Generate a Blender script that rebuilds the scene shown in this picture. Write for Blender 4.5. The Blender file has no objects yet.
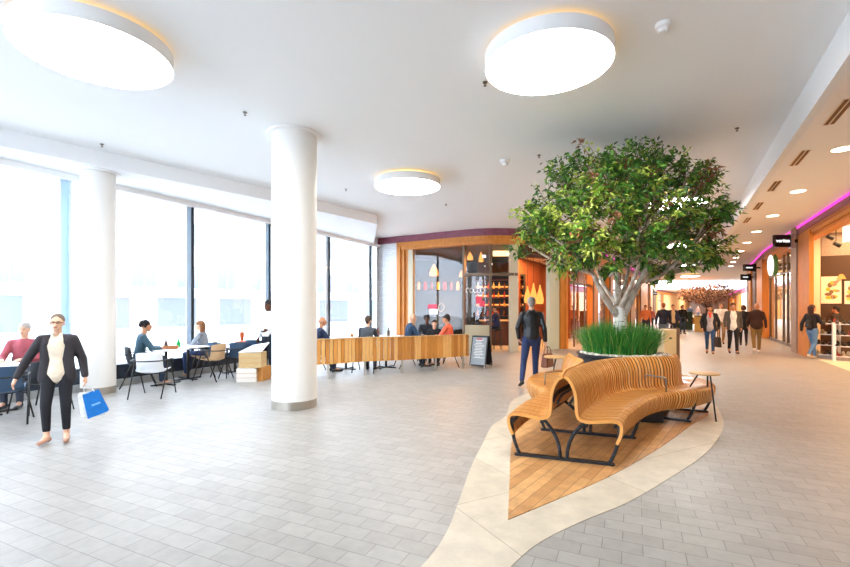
import bpy, math, random
from math import sin, cos, pi, radians, sqrt, atan2
from mathutils import Vector, Matrix, noise

random.seed(7)
SC = bpy.context.scene
COL = SC.collection
EYE = 1.6
FPX = 450.0
HY = 307.0

def G(px, py, z=0.0):
    """ground point (or point at height z) that the photograph shows at px, py"""
    Y = (EYE - z) * FPX / (py - HY)
    return Vector(((px - 425) * Y / FPX, Y, z))

def A(px, Y, z=0.0):
    return Vector(((px - 425) * Y / FPX, Y, z))

def ZY(py, Y):
    return EYE - (py - HY) * Y / FPX

# ------------------------------------------------------------ materials
def lin(c):
    return tuple(((v / 12.92) if v <= 0.04045 else ((v + 0.055) / 1.055) ** 2.4) for v in c)

def hexc(h):
    h = h.lstrip('#')
    return lin(tuple(int(h[i:i + 2], 16) / 255 for i in (0, 2, 4)))

def mat(name, h, rough=0.6, metal=0.0, var=0.0, scale=8.0, bump=0.0, bscale=60.0, h2=None, spec=0.5, stretch=None, coat=0.0):
    m = bpy.data.materials.new(name)
    m.use_nodes = True
    nt = m.node_tree
    b = nt.nodes['Principled BSDF']
    c = hexc(h)
    b.inputs['Roughness'].default_value = rough
    b.inputs['Metallic'].default_value = metal
    b.inputs['Specular IOR Level'].default_value = spec
    b.inputs['Coat Weight'].default_value = coat
    b.inputs['Base Color'].default_value = (*c, 1)
    tc = nt.nodes.new('ShaderNodeTexCoord')
    mp = nt.nodes.new('ShaderNodeMapping')
    nt.links.new(tc.outputs['Object'], mp.inputs['Vector'])
    if stretch:
        mp.inputs['Scale'].default_value = stretch
    if var > 0 or h2:
        n = nt.nodes.new('ShaderNodeTexNoise')
        n.inputs['Scale'].default_value = scale
        n.inputs['Detail'].default_value = 4
        nt.links.new(mp.outputs[0], n.inputs['Vector'])
        mx = nt.nodes.new('ShaderNodeMix')
        mx.data_type = 'RGBA'
        if h2:
            d = hexc(h2)
            mx.inputs[6].default_value = (*c, 1)
            mx.inputs[7].default_value = (*d, 1)
        else:
            mx.inputs[6].default_value = (*[v * (1 - var) for v in c], 1)
            mx.inputs[7].default_value = (*[min(1, v * (1 + var)) for v in c], 1)
        rmp = nt.nodes.new('ShaderNodeMapRange')
        rmp.inputs[1].default_value = 0.32
        rmp.inputs[2].default_value = 0.68
        nt.links.new(n.outputs['Fac'], rmp.inputs[0])
        nt.links.new(rmp.outputs[0], mx.inputs[0])
        nt.links.new(mx.outputs[2], b.inputs['Base Color'])
    if bump > 0:
        n2 = nt.nodes.new('ShaderNodeTexNoise')
        n2.inputs['Scale'].default_value = bscale
        nt.links.new(mp.outputs[0], n2.inputs['Vector'])
        bp = nt.nodes.new('ShaderNodeBump')
        bp.inputs['Strength'].default_value = bump
        bp.inputs['Distance'].default_value = 0.01
        nt.links.new(n2.outputs['Fac'], bp.inputs['Height'])
        nt.links.new(bp.outputs[0], b.inputs['Normal'])
    return m

def emit(name, h, s):
    m = bpy.data.materials.new(name)
    m.use_nodes = True
    nt = m.node_tree
    nt.nodes.remove(nt.nodes['Principled BSDF'])
    e = nt.nodes.new('ShaderNodeEmission')
    e.inputs[0].default_value = (*hexc(h), 1)
    e.inputs[1].default_value = s
    nt.links.new(e.outputs[0], nt.nodes['Material Output'].inputs[0])
    return m

def glass(name, tint=(1, 1, 1), refl=1.0, base=0.0):
    m = bpy.data.materials.new(name)
    m.use_nodes = True
    nt = m.node_tree
    nt.nodes.remove(nt.nodes['Principled BSDF'])
    t = nt.nodes.new('ShaderNodeBsdfTransparent')
    t.inputs[0].default_value = (*tint, 1)
    g = nt.nodes.new('ShaderNodeBsdfGlossy')
    g.inputs['Roughness'].default_value = 0.0
    ge = nt.nodes.new('ShaderNodeNewGeometry')
    dt = nt.nodes.new('ShaderNodeVectorMath')
    dt.operation = 'DOT_PRODUCT'
    nt.links.new(ge.outputs['Normal'], dt.inputs[0])
    nt.links.new(ge.outputs['Incoming'], dt.inputs[1])
    ab = nt.nodes.new('ShaderNodeMath')
    ab.operation = 'ABSOLUTE'
    nt.links.new(dt.outputs['Value'], ab.inputs[0])
    om = nt.nodes.new('ShaderNodeMath')
    om.operation = 'SUBTRACT'
    om.inputs[0].default_value = 1.0
    nt.links.new(ab.outputs[0], om.inputs[1])
    pw_ = nt.nodes.new('ShaderNodeMath')
    pw_.operation = 'POWER'
    pw_.inputs[1].default_value = 5.0
    nt.links.new(om.outputs[0], pw_.inputs[0])
    f = nt.nodes.new('ShaderNodeMath')
    f.operation = 'MULTIPLY_ADD'
    f.inputs[1].default_value = 0.95
    f.inputs[2].default_value = 0.04
    nt.links.new(pw_.outputs[0], f.inputs[0])
    ma = nt.nodes.new('ShaderNodeMath')
    ma.operation = 'MULTIPLY_ADD'
    ma.inputs[1].default_value = refl
    ma.inputs[2].default_value = base
    ma.use_clamp = True
    nt.links.new(f.outputs[0], ma.inputs[0])
    mx = nt.nodes.new('ShaderNodeMixShader')
    nt.links.new(ma.outputs[0], mx.inputs[0])
    nt.links.new(t.outputs[0], mx.inputs[1])
    nt.links.new(g.outputs[0], mx.inputs[2])
    nt.links.new(mx.outputs[0], nt.nodes['Material Output'].inputs[0])
    return m

def brickmat(name, c1, c2, mortar, bw, rh, ms=0.004, rot=0.0, rough=0.6, var=0.15, bump=0.3, offset=0.5, nscale=3.0, plane='XY'):
    m = bpy.data.materials.new(name)
    m.use_nodes = True
    nt = m.node_tree
    b = nt.nodes['Principled BSDF']
    b.inputs['Roughness'].default_value = rough
    tc = nt.nodes.new('ShaderNodeTexCoord')
    mp = nt.nodes.new('ShaderNodeMapping')
    if plane == 'XY':
        mp.inputs['Rotation'].default_value = (0, 0, rot)
        nt.links.new(tc.outputs['Object'], mp.inputs['Vector'])
    else:
        # walls: u = x along rot, v = z
        sx = nt.nodes.new('ShaderNodeSeparateXYZ')
        nt.links.new(tc.outputs['Object'], sx.inputs[0])
        cb = nt.nodes.new('ShaderNodeCombineXYZ')
        nt.links.new(sx.outputs[0], cb.inputs[0])
        nt.links.new(sx.outputs[2], cb.inputs[1])
        nt.links.new(cb.outputs[0], mp.inputs['Vector'])
    br = nt.nodes.new('ShaderNodeTexBrick')
    br.offset = offset
    br.inputs['Color1'].default_value = (*hexc(c1), 1)
    br.inputs['Color2'].default_value = (*hexc(c2), 1)
    br.inputs['Mortar'].default_value = (*hexc(mortar), 1)
    br.inputs['Scale'].default_value = 1.0
    br.inputs['Mortar Size'].default_value = ms
    br.inputs['Mortar Smooth'].default_value = 0.3
    br.inputs['Bias'].default_value = 0.0
    br.inputs['Brick Width'].default_value = bw
    br.inputs['Row Height'].default_value = rh
    nt.links.new(mp.outputs[0], br.inputs['Vector'])
    n = nt.nodes.new('ShaderNodeTexNoise')
    n.inputs['Scale'].default_value = nscale
    n.inputs['Detail'].default_value = 6
    n.inputs['Roughness'].default_value = 0.7
    nt.links.new(mp.outputs[0], n.inputs['Vector'])
    mr = nt.nodes.new('ShaderNodeMapRange')
    mr.inputs[1].default_value = 0.3
    mr.inputs[2].default_value = 0.7
    mr.inputs[3].default_value = 1 - var
    mr.inputs[4].default_value = 1 + var
    nt.links.new(n.outputs['Fac'], mr.inputs[0])
    vm = nt.nodes.new('ShaderNodeVectorMath')
    vm.operation = 'SCALE'
    nt.links.new(br.outputs['Color'], vm.inputs[0])
    nt.links.new(mr.outputs[0], vm.inputs['Scale'])
    nt.links.new(vm.outputs[0], b.inputs['Base Color'])
    bp = nt.nodes.new('ShaderNodeBump')
    bp.invert = True
    bp.inputs['Strength'].default_value = bump
    bp.inputs['Distance'].default_value = 0.004
    nt.links.new(br.outputs['Fac'], bp.inputs['Height'])
    nt.links.new(bp.outputs[0], b.inputs['Normal'])
    return m

# ------------------------------------------------------------ mesh builder
def frame_of(d, up=None):
    d = d.normalized()
    up = up or (Vector((0, 0, 1)) if abs(d.z) < 0.95 else Vector((0, 1, 0)))
    s = d.cross(up).normalized()
    u = s.cross(d).normalized()
    return s, u

class MB:
    def __init__(s):
        s.v = []
        s.f = []
        s.m = []
        s.mi = 0
    def add(s, vs, fs):
        o = len(s.v)
        s.v += [tuple(x) for x in vs]
        s.f += [tuple(o + i for i in f) for f in fs]
        s.m += [s.mi] * len(fs)
        return s
    def box(s, c, size, rz=0.0, R=None):
        hx, hy, hz = size[0] / 2, size[1] / 2, size[2] / 2
        R = R or Matrix.Rotation(rz, 3, 'Z')
        c = Vector(c)
        vs = [c + R @ Vector((x * hx, y * hy, z * hz)) for z in (-1, 1) for y in (-1, 1) for x in (-1, 1)]
        return s.add(vs, [(0, 2, 3, 1), (4, 5, 7, 6), (0, 1, 5, 4), (2, 6, 7, 3), (0, 4, 6, 2), (1, 3, 7, 5)])
    def wall(s, p, q, t, z0, z1, side=0):
        """upright slab from p to q, thickness t (side -1/0/1 shifts it to the right/centre/left)"""
        p, q = Vector((p[0], p[1], 0)), Vector((q[0], q[1], 0))
        d = (q - p).normalized()
        n = Vector((-d.y, d.x, 0))
        a, b = n * (t / 2 * (side - 1)), n * (t / 2 * (side + 1))
        P = [p + a, q + a, q + b, p + b]
        return s.prism([(v.x, v.y) for v in P], z0, z1)
    def prism(s, poly, z0, z1):
        n = len(poly)
        ar = sum(poly[i][0] * poly[(i + 1) % n][1] - poly[(i + 1) % n][0] * poly[i][1] for i in range(n))
        if ar < 0:
            poly = poly[::-1]
        vs = [(x, y, z0) for x, y in poly] + [(x, y, z1) for x, y in poly]
        fs = [tuple(range(n))[::-1], tuple(range(n, 2 * n))]
        fs += [(i, (i + 1) % n, n + (i + 1) % n, n + i) for i in range(n)]
        return s.add(vs, fs)
    def strip(s, pts, t0, t1, z0, z1):
        """wall that follows a polyline, between offsets t0 and t1 to its left"""
        L, Rr = [], []
        P = [Vector((p[0], p[1])) for p in pts]
        for i, p in enumerate(P):
            a = P[max(0, i - 1)]
            b = P[min(len(P) - 1, i + 1)]
            d = (b - a).normalized()
            n = Vector((-d.y, d.x))
            L.append(p + n * t0)
            Rr.append(p + n * t1)
        n = len(P)
        vs = []
        for i in range(n):
            vs += [(L[i].x, L[i].y, z0), (Rr[i].x, Rr[i].y, z0), (Rr[i].x, Rr[i].y, z1), (L[i].x, L[i].y, z1)]
        fs = []
        for i in range(n - 1):
            a, b = 4 * i, 4 * i + 4
            for k in range(4):
                fs.append((a + k, a + (k + 1) % 4, b + (k + 1) % 4, b + k))
        fs.append((3, 2, 1, 0))
        e = 4 * (n - 1)
        fs.append((e, e + 1, e + 2, e + 3))
        return s.add(vs, fs)
    def cyl(s, a, b, r0, r1=None, n=16, cap=True):
        a, b = Vector(a), Vector(b)
        r1 = r0 if r1 is None else r1
        x, y = frame_of(b - a)
        vs = []
        for p, r in ((a, r0), (b, r1)):
            vs += [p + x * (r * cos(2 * pi * i / n)) + y * (r * sin(2 * pi * i / n)) for i in range(n)]
        fs = [(i, i + n, (i + 1) % n + n, (i + 1) % n) for i in range(n)]
        if cap:
            fs += [tuple(range(n)), tuple(range(n, 2 * n))[::-1]]
        return s.add(vs, fs)
    def tube(s, path, r, n=8, closed=False):
        P = [Vector(p) for p in path]
        rr = r if isinstance(r, (list, tuple)) else [r] * len(P)
        vs = []
        pu = None
        for i, p in enumerate(P):
            a = P[i - 1] if (i or closed) else p
            b = P[(i + 1) % len(P)] if (i < len(P) - 1 or closed) else p
            d = (b - a)
            if d.length < 1e-9:
                d = Vector((0, 0, 1))
            d.normalize()
            if pu is None:
                x, y = frame_of(d)
            else:
                x = d.cross(pu)
                if x.length < 1e-6:
                    x, y = frame_of(d)
                x.normalize()
                y = x.cross(d).normalized()
            pu = y
            vs += [p + x * (rr[i] * cos(2 * pi * k / n)) + y * (rr[i] * sin(2 * pi * k / n)) for k in range(n)]
        fs = []
        m = len(P)
        for i in range(m if closed else m - 1):
            o, q = i * n, ((i + 1) % m) * n
            fs += [(o + k, q + k, q + (k + 1) % n, o + (k + 1) % n) for k in range(n)]
        if not closed:
            fs += [tuple(range(n)), tuple(range((m - 1) * n, m * n))[::-1]]
        return s.add(vs, fs)
    def lathe(s, prof, c=(0, 0, 0), n=24):
        c = Vector(c)
        vs = []
        for r, z in prof:
            vs += [c + Vector((r * cos(2 * pi * k / n), r * sin(2 * pi * k / n), z)) for k in range(n)]
        m = len(prof)
        fs = []
        for i in range(m - 1):
            fs += [(i * n + k, i * n + (k + 1) % n, (i + 1) * n + (k + 1) % n, (i + 1) * n + k) for k in range(n)]
        if prof[0][0] > 1e-5:
            fs.append(tuple(range(n))[::-1])
        if prof[-1][0] > 1e-5:
            fs.append(tuple(range((m - 1) * n, m * n)))
        return s.add(vs, fs)
    def cap(s, a, b, ra, rb, flat=None, n=14, rings=5):
        """sphere-swept cone; flat=(axis vector, factor) squeezes it"""
        a, b = Vector(a), Vector(b)
        d = b - a
        if d.length < 1e-6:
            d = Vector((0, 0, 1e-4))
        x, y = frame_of(d)
        dn = d.normalized()
        vs = []
        seq = []
        for i in range(rings + 1):
            t = -pi / 2 + pi / 2 * i / rings
            seq.append((a + dn * (ra * sin(t)), ra * cos(t)))
        for i in range(rings + 1):
            t = pi / 2 * i / rings
            seq.append((b + dn * (rb * sin(t)), rb * cos(t)))
        for p, r in seq:
            r = max(r, 1e-4)
            for k in range(n):
                o = x * (r * cos(2 * pi * k / n)) + y * (r * sin(2 * pi * k / n))
                vs.append(p + o)
        if flat:
            ax, fac = Vector(flat[0]).normalized(), flat[1]
            out = []
            for v in vs:
                # squeeze about the plane through the axis line
                t = max(0, min(1, (v - a).dot(d) / d.length_squared))
                base = a + d * t
                o = v - base
                out.append(base + o - ax * (o.dot(ax) * (1 - fac)))
            vs = out
        m = len(seq)
        fs = []
        for i in range(m - 1):
            fs += [(i * n + k, i * n + (k + 1) % n, (i + 1) * n + (k + 1) % n, (i + 1) * n + k) for k in range(n)]
        fs += [tuple(range(n))[::-1], tuple(range((m - 1) * n, m * n))]
        return s.add(vs, fs)
    def ell(s, c, r, n=14, R=None):
        c = Vector(c)
        vs = []
        m = n // 2 + 1
        for i in range(m):
            t = -pi / 2 + pi * i / (m - 1)
            for k in range(n):
                p = Vector((r[0] * max(cos(t), 1e-3) * cos(2 * pi * k / n), r[1] * max(cos(t), 1e-3) * sin(2 * pi * k / n), r[2] * sin(t)))
                if R:
                    p = R @ p
                vs.append(c + p)
        fs = []
        for i in range(m - 1):
            fs += [(i * n + k, i * n + (k + 1) % n, (i + 1) * n + (k + 1) % n, (i + 1) * n + k) for k in range(n)]
        fs += [tuple(range(n))[::-1], tuple(range((m - 1) * n, m * n))]
        return s.add(vs, fs)
    def build(s, name, m, parent=None, smooth=None, bevel=0.0, remesh=0.0, sm=0, world=True, subsurf=0):
        me = bpy.data.meshes.new(name)
        vs = s.v
        if parent is not None and world:
            W = parent_matrix(parent).inverted()
            vs = [tuple(W @ Vector(v)) for v in vs]
            off = None
        elif parent is None and world:
            xs, ys, zs = [v[0] for v in vs], [v[1] for v in vs], [v[2] for v in vs]
            off = Vector(((min(xs) + max(xs)) / 2, (min(ys) + max(ys)) / 2, min(zs)))
            vs = [(v[0] - off.x, v[1] - off.y, v[2] - off.z) for v in vs]
        else:
            off = None
        me.from_pydata(vs, [], s.f)
        ms = m if isinstance(m, (list, tuple)) else [m]
        for k in ms:
            me.materials.append(k)
        if len(ms) > 1:
            me.polygons.foreach_set('material_index', s.m)
        if smooth:
            me.polygons.foreach_set('use_smooth', [True] * len(me.polygons))
            if smooth != 'all':
                me.set_sharp_from_angle(angle=radians(smooth if smooth is not True else 35))
        me.update()
        o = bpy.data.objects.new(name, me)
        COL.objects.link(o)
        if off is not None:
            o.location = off
        if parent is not None:
            o.parent = parent
        if bevel:
            bv = o.modifiers.new('Bevel', 'BEVEL')
            bv.width = bevel
            bv.segments = 2
            bv.limit_method = 'ANGLE'
        if remesh:
            r = o.modifiers.new('Remesh', 'REMESH')
            r.mode = 'VOXEL'
            r.voxel_size = remesh
            r.use_smooth_shade = True
        if sm:
            q = o.modifiers.new('Smooth', 'SMOOTH')
            q.iterations = sm
            q.factor = 0.5
        return o

def parent_matrix(o):
    M = Matrix.Translation(o.location) @ o.rotation_euler.to_matrix().to_4x4() @ Matrix.Diagonal((*o.scale, 1))
    return parent_matrix(o.parent) @ M if o.parent else M

def tag(o, label=None, cat=None, group=None, kind=None):
    if label:
        o['label'] = label
    if cat:
        o['category'] = cat
    if group:
        o['group'] = group
    if kind:
        o['kind'] = kind
    return o

def root(name, loc, rz=0.0, label=None, cat=None, group=None, kind=None, scale=1.0):
    o = bpy.data.objects.new(name, None)
    o.empty_display_size = 0.1
    COL.objects.link(o)
    o.location = Vector(loc)
    o.rotation_euler = (0, 0, rz)
    o.scale = (scale,) * 3
    return tag(o, label, cat, group, kind)

def struct(mb, name, m, parent=None, **k):
    o = mb.build(name, m, parent, **k)
    if parent is None:
        o['kind'] = 'structure'
    return o

def kids(o):
    return [c for c in COL.objects if c.parent == o]

def copy_tree(o, parent=None):
    c = o.copy()
    COL.objects.link(c)
    c.parent = parent
    for ch in list(o.children):
        copy_tree(ch, c)
    return c

def text_obj(name, body, m, parent, loc, rx, rz, size, extrude=0.004, ax='CENTER', font_shear=0):
    cu = bpy.data.curves.new(name, 'FONT')
    cu.body = body
    cu.size = size
    cu.extrude = extrude
    cu.align_x = ax
    cu.align_y = 'CENTER'
    cu.materials.append(m)
    o = bpy.data.objects.new(name, cu)
    COL.objects.link(o)
    if parent:
        o.parent = parent
    o.location = loc
    o.rotation_euler = (rx, 0, rz)
    return o

def catmull(P, n):
    P = [Vector(p) for p in P]
    out = []
    m = len(P)
    for i in range(m - 1):
        p0 = P[max(0, i - 1)]
        p1, p2 = P[i], P[i + 1]
        p3 = P[min(m - 1, i + 2)]
        for k in range(n):
            t = k / n
            out.append(0.5 * ((2 * p1) + (p2 - p0) * t + (2 * p0 - 5 * p1 + 4 * p2 - p3) * t * t + (3 * p1 - p0 - 3 * p2 + p3) * t ** 3))
    out.append(P[-1])
    return out

def at_t(P, t):
    """catmull through P, parameter t in 0..len-1"""
    m = len(P)
    i = min(int(t), m - 2)
    f = t - i
    p0, p1, p2, p3 = P[max(0, i - 1)], P[i], P[i + 1], P[min(m - 1, i + 2)]
    return 0.5 * ((2 * p1) + (p2 - p0) * f + (2 * p0 - 5 * p1 + 4 * p2 - p3) * f * f + (3 * p1 - p0 - 3 * p2 + p3) * f ** 3)

def area(name, loc, rot, sx, sy, h, power, shape='RECTANGLE'):
    l = bpy.data.lights.new(name, 'AREA')
    l.shape = shape
    l.size = sx
    l.size_y = sy
    l.color = hexc(h)
    l.energy = power
    o = bpy.data.objects.new(name, l)
    COL.objects.link(o)
    o.location = loc
    o.rotation_euler = rot
    return o
SKY = 4.9
LAMP = 15.0
DOWN = 78.0
CAFEL = 110.0
SHOPL = 30.0
SHOPR = 110.0
EXPO = 1.0
# ------------------------------------------------------------ camera / view
cam = bpy.data.cameras.new('camera')
cam.sensor_width = 36
cam.lens = FPX / 850 * 36
cam.shift_y = 23.5 / 850
cam.clip_end = 400
co = bpy.data.objects.new('camera', cam)
COL.objects.link(co)
co.location = (0, 0, EYE)
co.rotation_euler = (pi / 2, 0, 0)
SC.camera = co
SC.view_settings.view_transform = 'Standard'
SC.view_settings.look = 'None'
SC.view_settings.exposure = EXPO
SC.view_settings.gamma = 1.0
SC.view_settings.use_curve_mapping = False
SC.cycles.max_bounces = 7
SC.cycles.transparent_max_bounces = 12
SC.cycles.caustics_reflective = False
SC.cycles.caustics_refractive = False
SC.cycles.sample_clamp_indirect = 6.0

w = bpy.data.worlds.new('sky')
SC.world = w
w.use_nodes = True
bg = w.node_tree.nodes['Background']
bg.inputs[0].default_value = (*hexc('#dcebff'), 1)
bg.inputs[1].default_value = SKY

# ------------------------------------------------------------ materials
M = {}
M['paver'] = brickmat('paver', '#a3a09a', '#9a9690', '#7c7871', 0.25, 0.15, 0.0028, rot=radians(25), rough=0.42, var=0.09, bump=0.5, nscale=9)
M['stone'] = mat('pale_stone', '#d2c6b0', 0.6, var=0.10, scale=3.0)
M['white'] = mat('white_paint', '#f4f4f3', 0.7)
M['ceil'] = mat('ceiling_paint', '#f7fafc', 0.85)
M['colw'] = mat('column_paint', '#f1efea', 0.55)
M['steel'] = mat('brushed_steel', '#b9b2a6', 0.35, metal=0.9)
M['dsteel'] = mat('dark_steel', '#35383c', 0.42, metal=0.5)
M['black'] = mat('black_paint', '#17181a', 0.45)
M['mull'] = mat('dark_mullion', '#20262c', 0.5)
M['wood'] = mat('warm_oak', '#d98e3c', 0.45, h2='#c67a2a', scale=3, stretch=(6, 6, 0.6))
M['woodp'] = mat('pale_wood', '#d9b27c', 0.5, h2='#c99f66', scale=3, stretch=(6, 6, 0.6))
M['dwood'] = mat('dark_wood', '#5a2f18', 0.5, h2='#432010', scale=3, stretch=(6, 6, 0.6))
M['crate'] = mat('crate_board', '#dcbf8e', 0.7, h2='#cfae78', scale=5, stretch=(1, 1, 8))
M['mauve'] = brickmat('mauve_mosaic', '#8c4258', '#6e3044', '#a47080', 0.06, 0.02, 0.002, rough=0.35, var=0.2, plane='XZ')
M['tile'] = brickmat('white_tile', '#e4e6e8', '#d4d7da', '#b9bcc0', 0.22, 0.07, 0.004, rough=0.3, var=0.04, plane='XZ')
M['glass'] = glass('clear_glass')
M['glassr'] = glass('shop_glass', refl=1.15, base=0.0)
M['cream'] = mat('cream_wall', '#efe2cc', 0.7)
M['brown'] = mat('brown_wall', '#4a3427', 0.7)
M['greystone'] = mat('grey_stone', '#9d8f84', 0.6, var=0.12, scale=20)
M['neon'] = emit('magenta_led', '#ff50c4', 0.8)
M['lamp'] = emit('lamp_diffuser', '#fffdf8', LAMP)
M['amber'] = emit('amber_led', '#ffc060', 1.6)
M['dlight'] = emit('downlight_lens', '#ffe9c0', 9)
M['gold'] = emit('warm_bulb', '#ff9a48', 1.0)

# ------------------------------------------------------------ floor
mb = MB()
mb.prism([(-14, -6), (30, -6), (95, 115), (20, 115), (-3, 24), (-14, 3)], -0.12, 0.0)
struct(mb, 'floor', M['paver'])
mb = MB()
mb.prism([(-60, -20), (-14.5, -6), (-14.5, 3), (-5, 20), (-5, 60), (-60, 60)], -0.3, -0.13)
struct(mb, 'floor_street', mat('street_paving', '#c9cbcc', 0.8, var=0.1))

# facade line on the left
FA, FD = Vector((-4.97, 12.1)), Vector((0.4486, 0.8937))
def fac(s, off=0.0):
    """point s metres along the facade from the reference, off metres to the inside"""
    p = FA + FD * s
    return Vector((p.x + FD.y * off, p.y - FD.x * off))

# ceilings
CZ = 4.38
CL = 4.10
step = [(-10.6, 2.0), (-6.6, 6.99), (-3.63, 10.6), (-1.44, 13.6)]
fx = [tuple(fac(-14)), tuple(fac(6.9))]
CAFE = [(-2.05, 18.3), (-1.15, 17.75), (-0.2, 17.2), (0.7, 16.6), (1.6, 16.1), (2.4, 15.87), (3.4, 16.0), (4.4, 16.5), (5.5, 17.3)]
main = [(-1.44, 13.6), (-3.63, 10.6), (-6.6, 6.99), (-10.6, 2.0), (-12.5, -6), (28, -6), (28, 30), (42, 48), (20, 48), (1, 24), (-2.6, 20.6), (-2.6, 18.2)]
mb = MB()
mb.prism(main, CZ, CZ + 0.25)
struct(mb, 'ceiling', M['ceil'])
mb = MB()
lo_in = [(-12.5, -6), (-10.6, 2.0), (-6.6, 6.99), (-3.63, 10.6), (-1.44, 13.6), (-2.05, 17.95)]
lo_out = [tuple(fac(q)) for q in (-20.5, -11.3, -5.0, -0.8, 2.6, 6.9)]
nn_ = len(lo_in)
vs_ = []
for (a_, b_) in zip(lo_in, lo_out):
    vs_ += [(a_[0], a_[1], CL), (b_[0], b_[1], CL), (b_[0], b_[1], CZ + 0.24), (a_[0], a_[1], CZ + 0.24)]
fs_ = [(0, 1, 2, 3), tuple(4 * (nn_ - 1) + k for k in (3, 2, 1, 0))]
for k in range(nn_ - 1):
    for c in range(4):
        fs_.append((4 * k + c, 4 * k + 4 + c, 4 * k + 4 + (c + 1) % 4, 4 * k + (c + 1) % 4))
mb.add(vs_, fs_)
struct(mb, 'ceiling_window', M['ceil'])
mb = MB()
mb.prism([(33, 70), (58, 70), (95, 115), (45, 115)], CZ, CZ + 0.25)
mb.prism([(42, 48), (44, 48), (60, 70), (57, 70)], CZ, CZ + 0.25)
mb.prism([(20, 48), (25, 48), (36, 70), (31, 70)], CZ, CZ + 0.25)
struct(mb, 'ceiling_far', M['ceil'])
# white downstand along the right aisle
BE = [(-1.0, -5.0), (1.71, 0.0), (4.26, 4.52), (7.1, 9.6), (10.3, 15.3), (14.4, 22.3), (19.0, 30)]
mb = MB()
mb.strip(BE, 0, 0.10, 3.97, CZ + 0.01)
struct(mb, 'trim_1', M['white'])
tag(COL.objects['trim_1'], kind='structure')

# ------------------------------------------------------------ window wall on the left
sill = MB()
sill.strip([fac(-20), fac(6.3)], -0.28, 0.12, 0.0, 0.13)
struct(sill, 'baseboard_left', mat('sill_grey', '#a9aaa8', 0.6))
hb = MB()
hb.strip([fac(-20), fac(6.3)], -0.16, 0.02, 0.13, 0.42)
struct(hb, 'trim_2', mat('convector_blue_black', '#2b3440', 0.5))
hd = MB()
hd.strip([fac(-20), fac(6.8)], -0.14, 0.10, 3.99, CL - 0.001)
struct(hd, 'trim_3', M['white'])
ms_ = [-17.0, -14.4, -11.8, -9.2, -6.6, -3.98, -1.42, 1.03, 3.72, 6.3]
for i in range(len(ms_) - 1):
    a, b = fac(ms_[i]), fac(ms_[i + 1])
    r = root('window_%d' % (i + 1), ((a.x + b.x) / 2, (a.y + b.y) / 2, 0.42), kind='structure')
    g = MB()
    g.wall(a, b, 0.02, 0.42, 4.0)
    g.build('glass_pane', M['glass'], r)
    f = MB()
    d = FD * 0.022
    f.wall(b - d, b + d, 0.10, 0.1, 4.0)
    f.build('mullion', M['mull'] if i != 4 else mat('pale_mullion', '#c4d6e2', .5), r)
    f = MB()
    f.wall(b - FD * 0.15 , b - FD * 0.03, 0.02, 0.42, 4.0)
    f.build('glass_fin', mat('fin_blue_%d' % i, '#cfe4f2', 0.4), r)
# wall back and far-left returns
mb = MB()
mb.wall((-6, -6), (28, -6), 0.2, 0, CZ)
struct(mb, 'wall_back', M['white'])

# ------------------------------------------------------------ columns
def column(px, Yc, rad, top, lab):
    c = A(px, Yc)
    r = root('column', c, kind='structure')
    r['label'] = lab
    b = MB()
    b.lathe([(rad, 0.12), (rad, top)], c, 48)
    b.build('shaft', M['colw'], r, smooth=True)
    b = MB()
    b.lathe([(rad + 0.004, 0), (rad + 0.004, 0.13)], c, 48)
    b.build('base_ring', M['steel'], r, smooth=True)
    b = MB()
    b.lathe([(rad + 0.01, top - 0.03), (rad + 0.08, top - 0.03), (rad + 0.08, top)], c, 48)
    b.build('collar', M['white'], r, smooth=True)
column(294.5, 7.27, 0.352, CZ, 'thick white round column with steel base ring standing mid hall')
column(98.5, 8.38, 0.275, CL, 'white round column with steel base ring near the glass front on the left')

# ------------------------------------------------------------ ceiling lamps
def disc_lamp(c, rad, lab, hgt=0.15):
    c = Vector((c[0], c[1], 0))
    r = root('ceiling_lamp', (c.x, c.y, CZ - 0.25), label=lab, cat='ceiling lamp', group='large round ceiling lamps')
    b = MB()
    z0 = CZ - 0.045 - hgt
    b.lathe([(rad, z0), (rad, z0 + hgt), (rad - 0.06, z0 + hgt), (rad - 0.06, z0 + hgt - 0.01)], c, 64)
    rim = MB()
    n = 64
    rim.lathe([(rad - 0.012, z0 + 0.006), (rad, z0), (rad, z0 + hgt), (0.3, z0 + hgt)], c, n)
    rim.f = rim.f[:-2] + [rim.f[-1]]
    rim.m = rim.m[:len(rim.f)]
    rim.build('drum', M['white'], r, smooth=True)
    d = MB()
    d.lathe([(0.001, z0 + 0.001), (rad - 0.014, z0 + 0.001), (rad - 0.014, z0 + 0.012), (0.001, z0 + 0.012)], c, n)
    d.build('diffuser', M['lamp'], r)
    h = MB()
    h.lathe([(rad - 0.16, CZ - 0.035), (rad - 0.10, CZ - 0.035), (rad - 0.10, CZ - 0.012), (rad - 0.16, CZ - 0.012)], c, n)
    h.build('led_ring', M['amber'], r)
    h = MB()
    h.lathe([(rad - 0.3, z0 + hgt), (rad - 0.3, CZ)], c, n)
    h.build('mount', M['white'], r)
disc_lamp((-3.40, 4.66), 0.70, 'large round glowing ceiling lamp at the upper left corner')
disc_lamp((1.32, 4.84), 0.67, 'large round glowing ceiling lamp at the top centre, above the tree side')
disc_lamp((-0.38, 9.72), 0.71, 'round glowing ceiling lamp seen small beyond the white column')
disc_lamp((6.3, 11.3), 0.71, 'round glowing ceiling lamp seen through the tree leaves')
disc_lamp((10.8, 19.0), 0.71, 'round ceiling lamp behind the tree crown, second along the aisle')
disc_lamp((16.0, 28.0), 0.71, 'round ceiling lamp low behind the tree crown, third along the aisle')
disc_lamp((22.4, 38.0), 0.71, 'farthest round ceiling lamp, just before the skylight')

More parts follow.
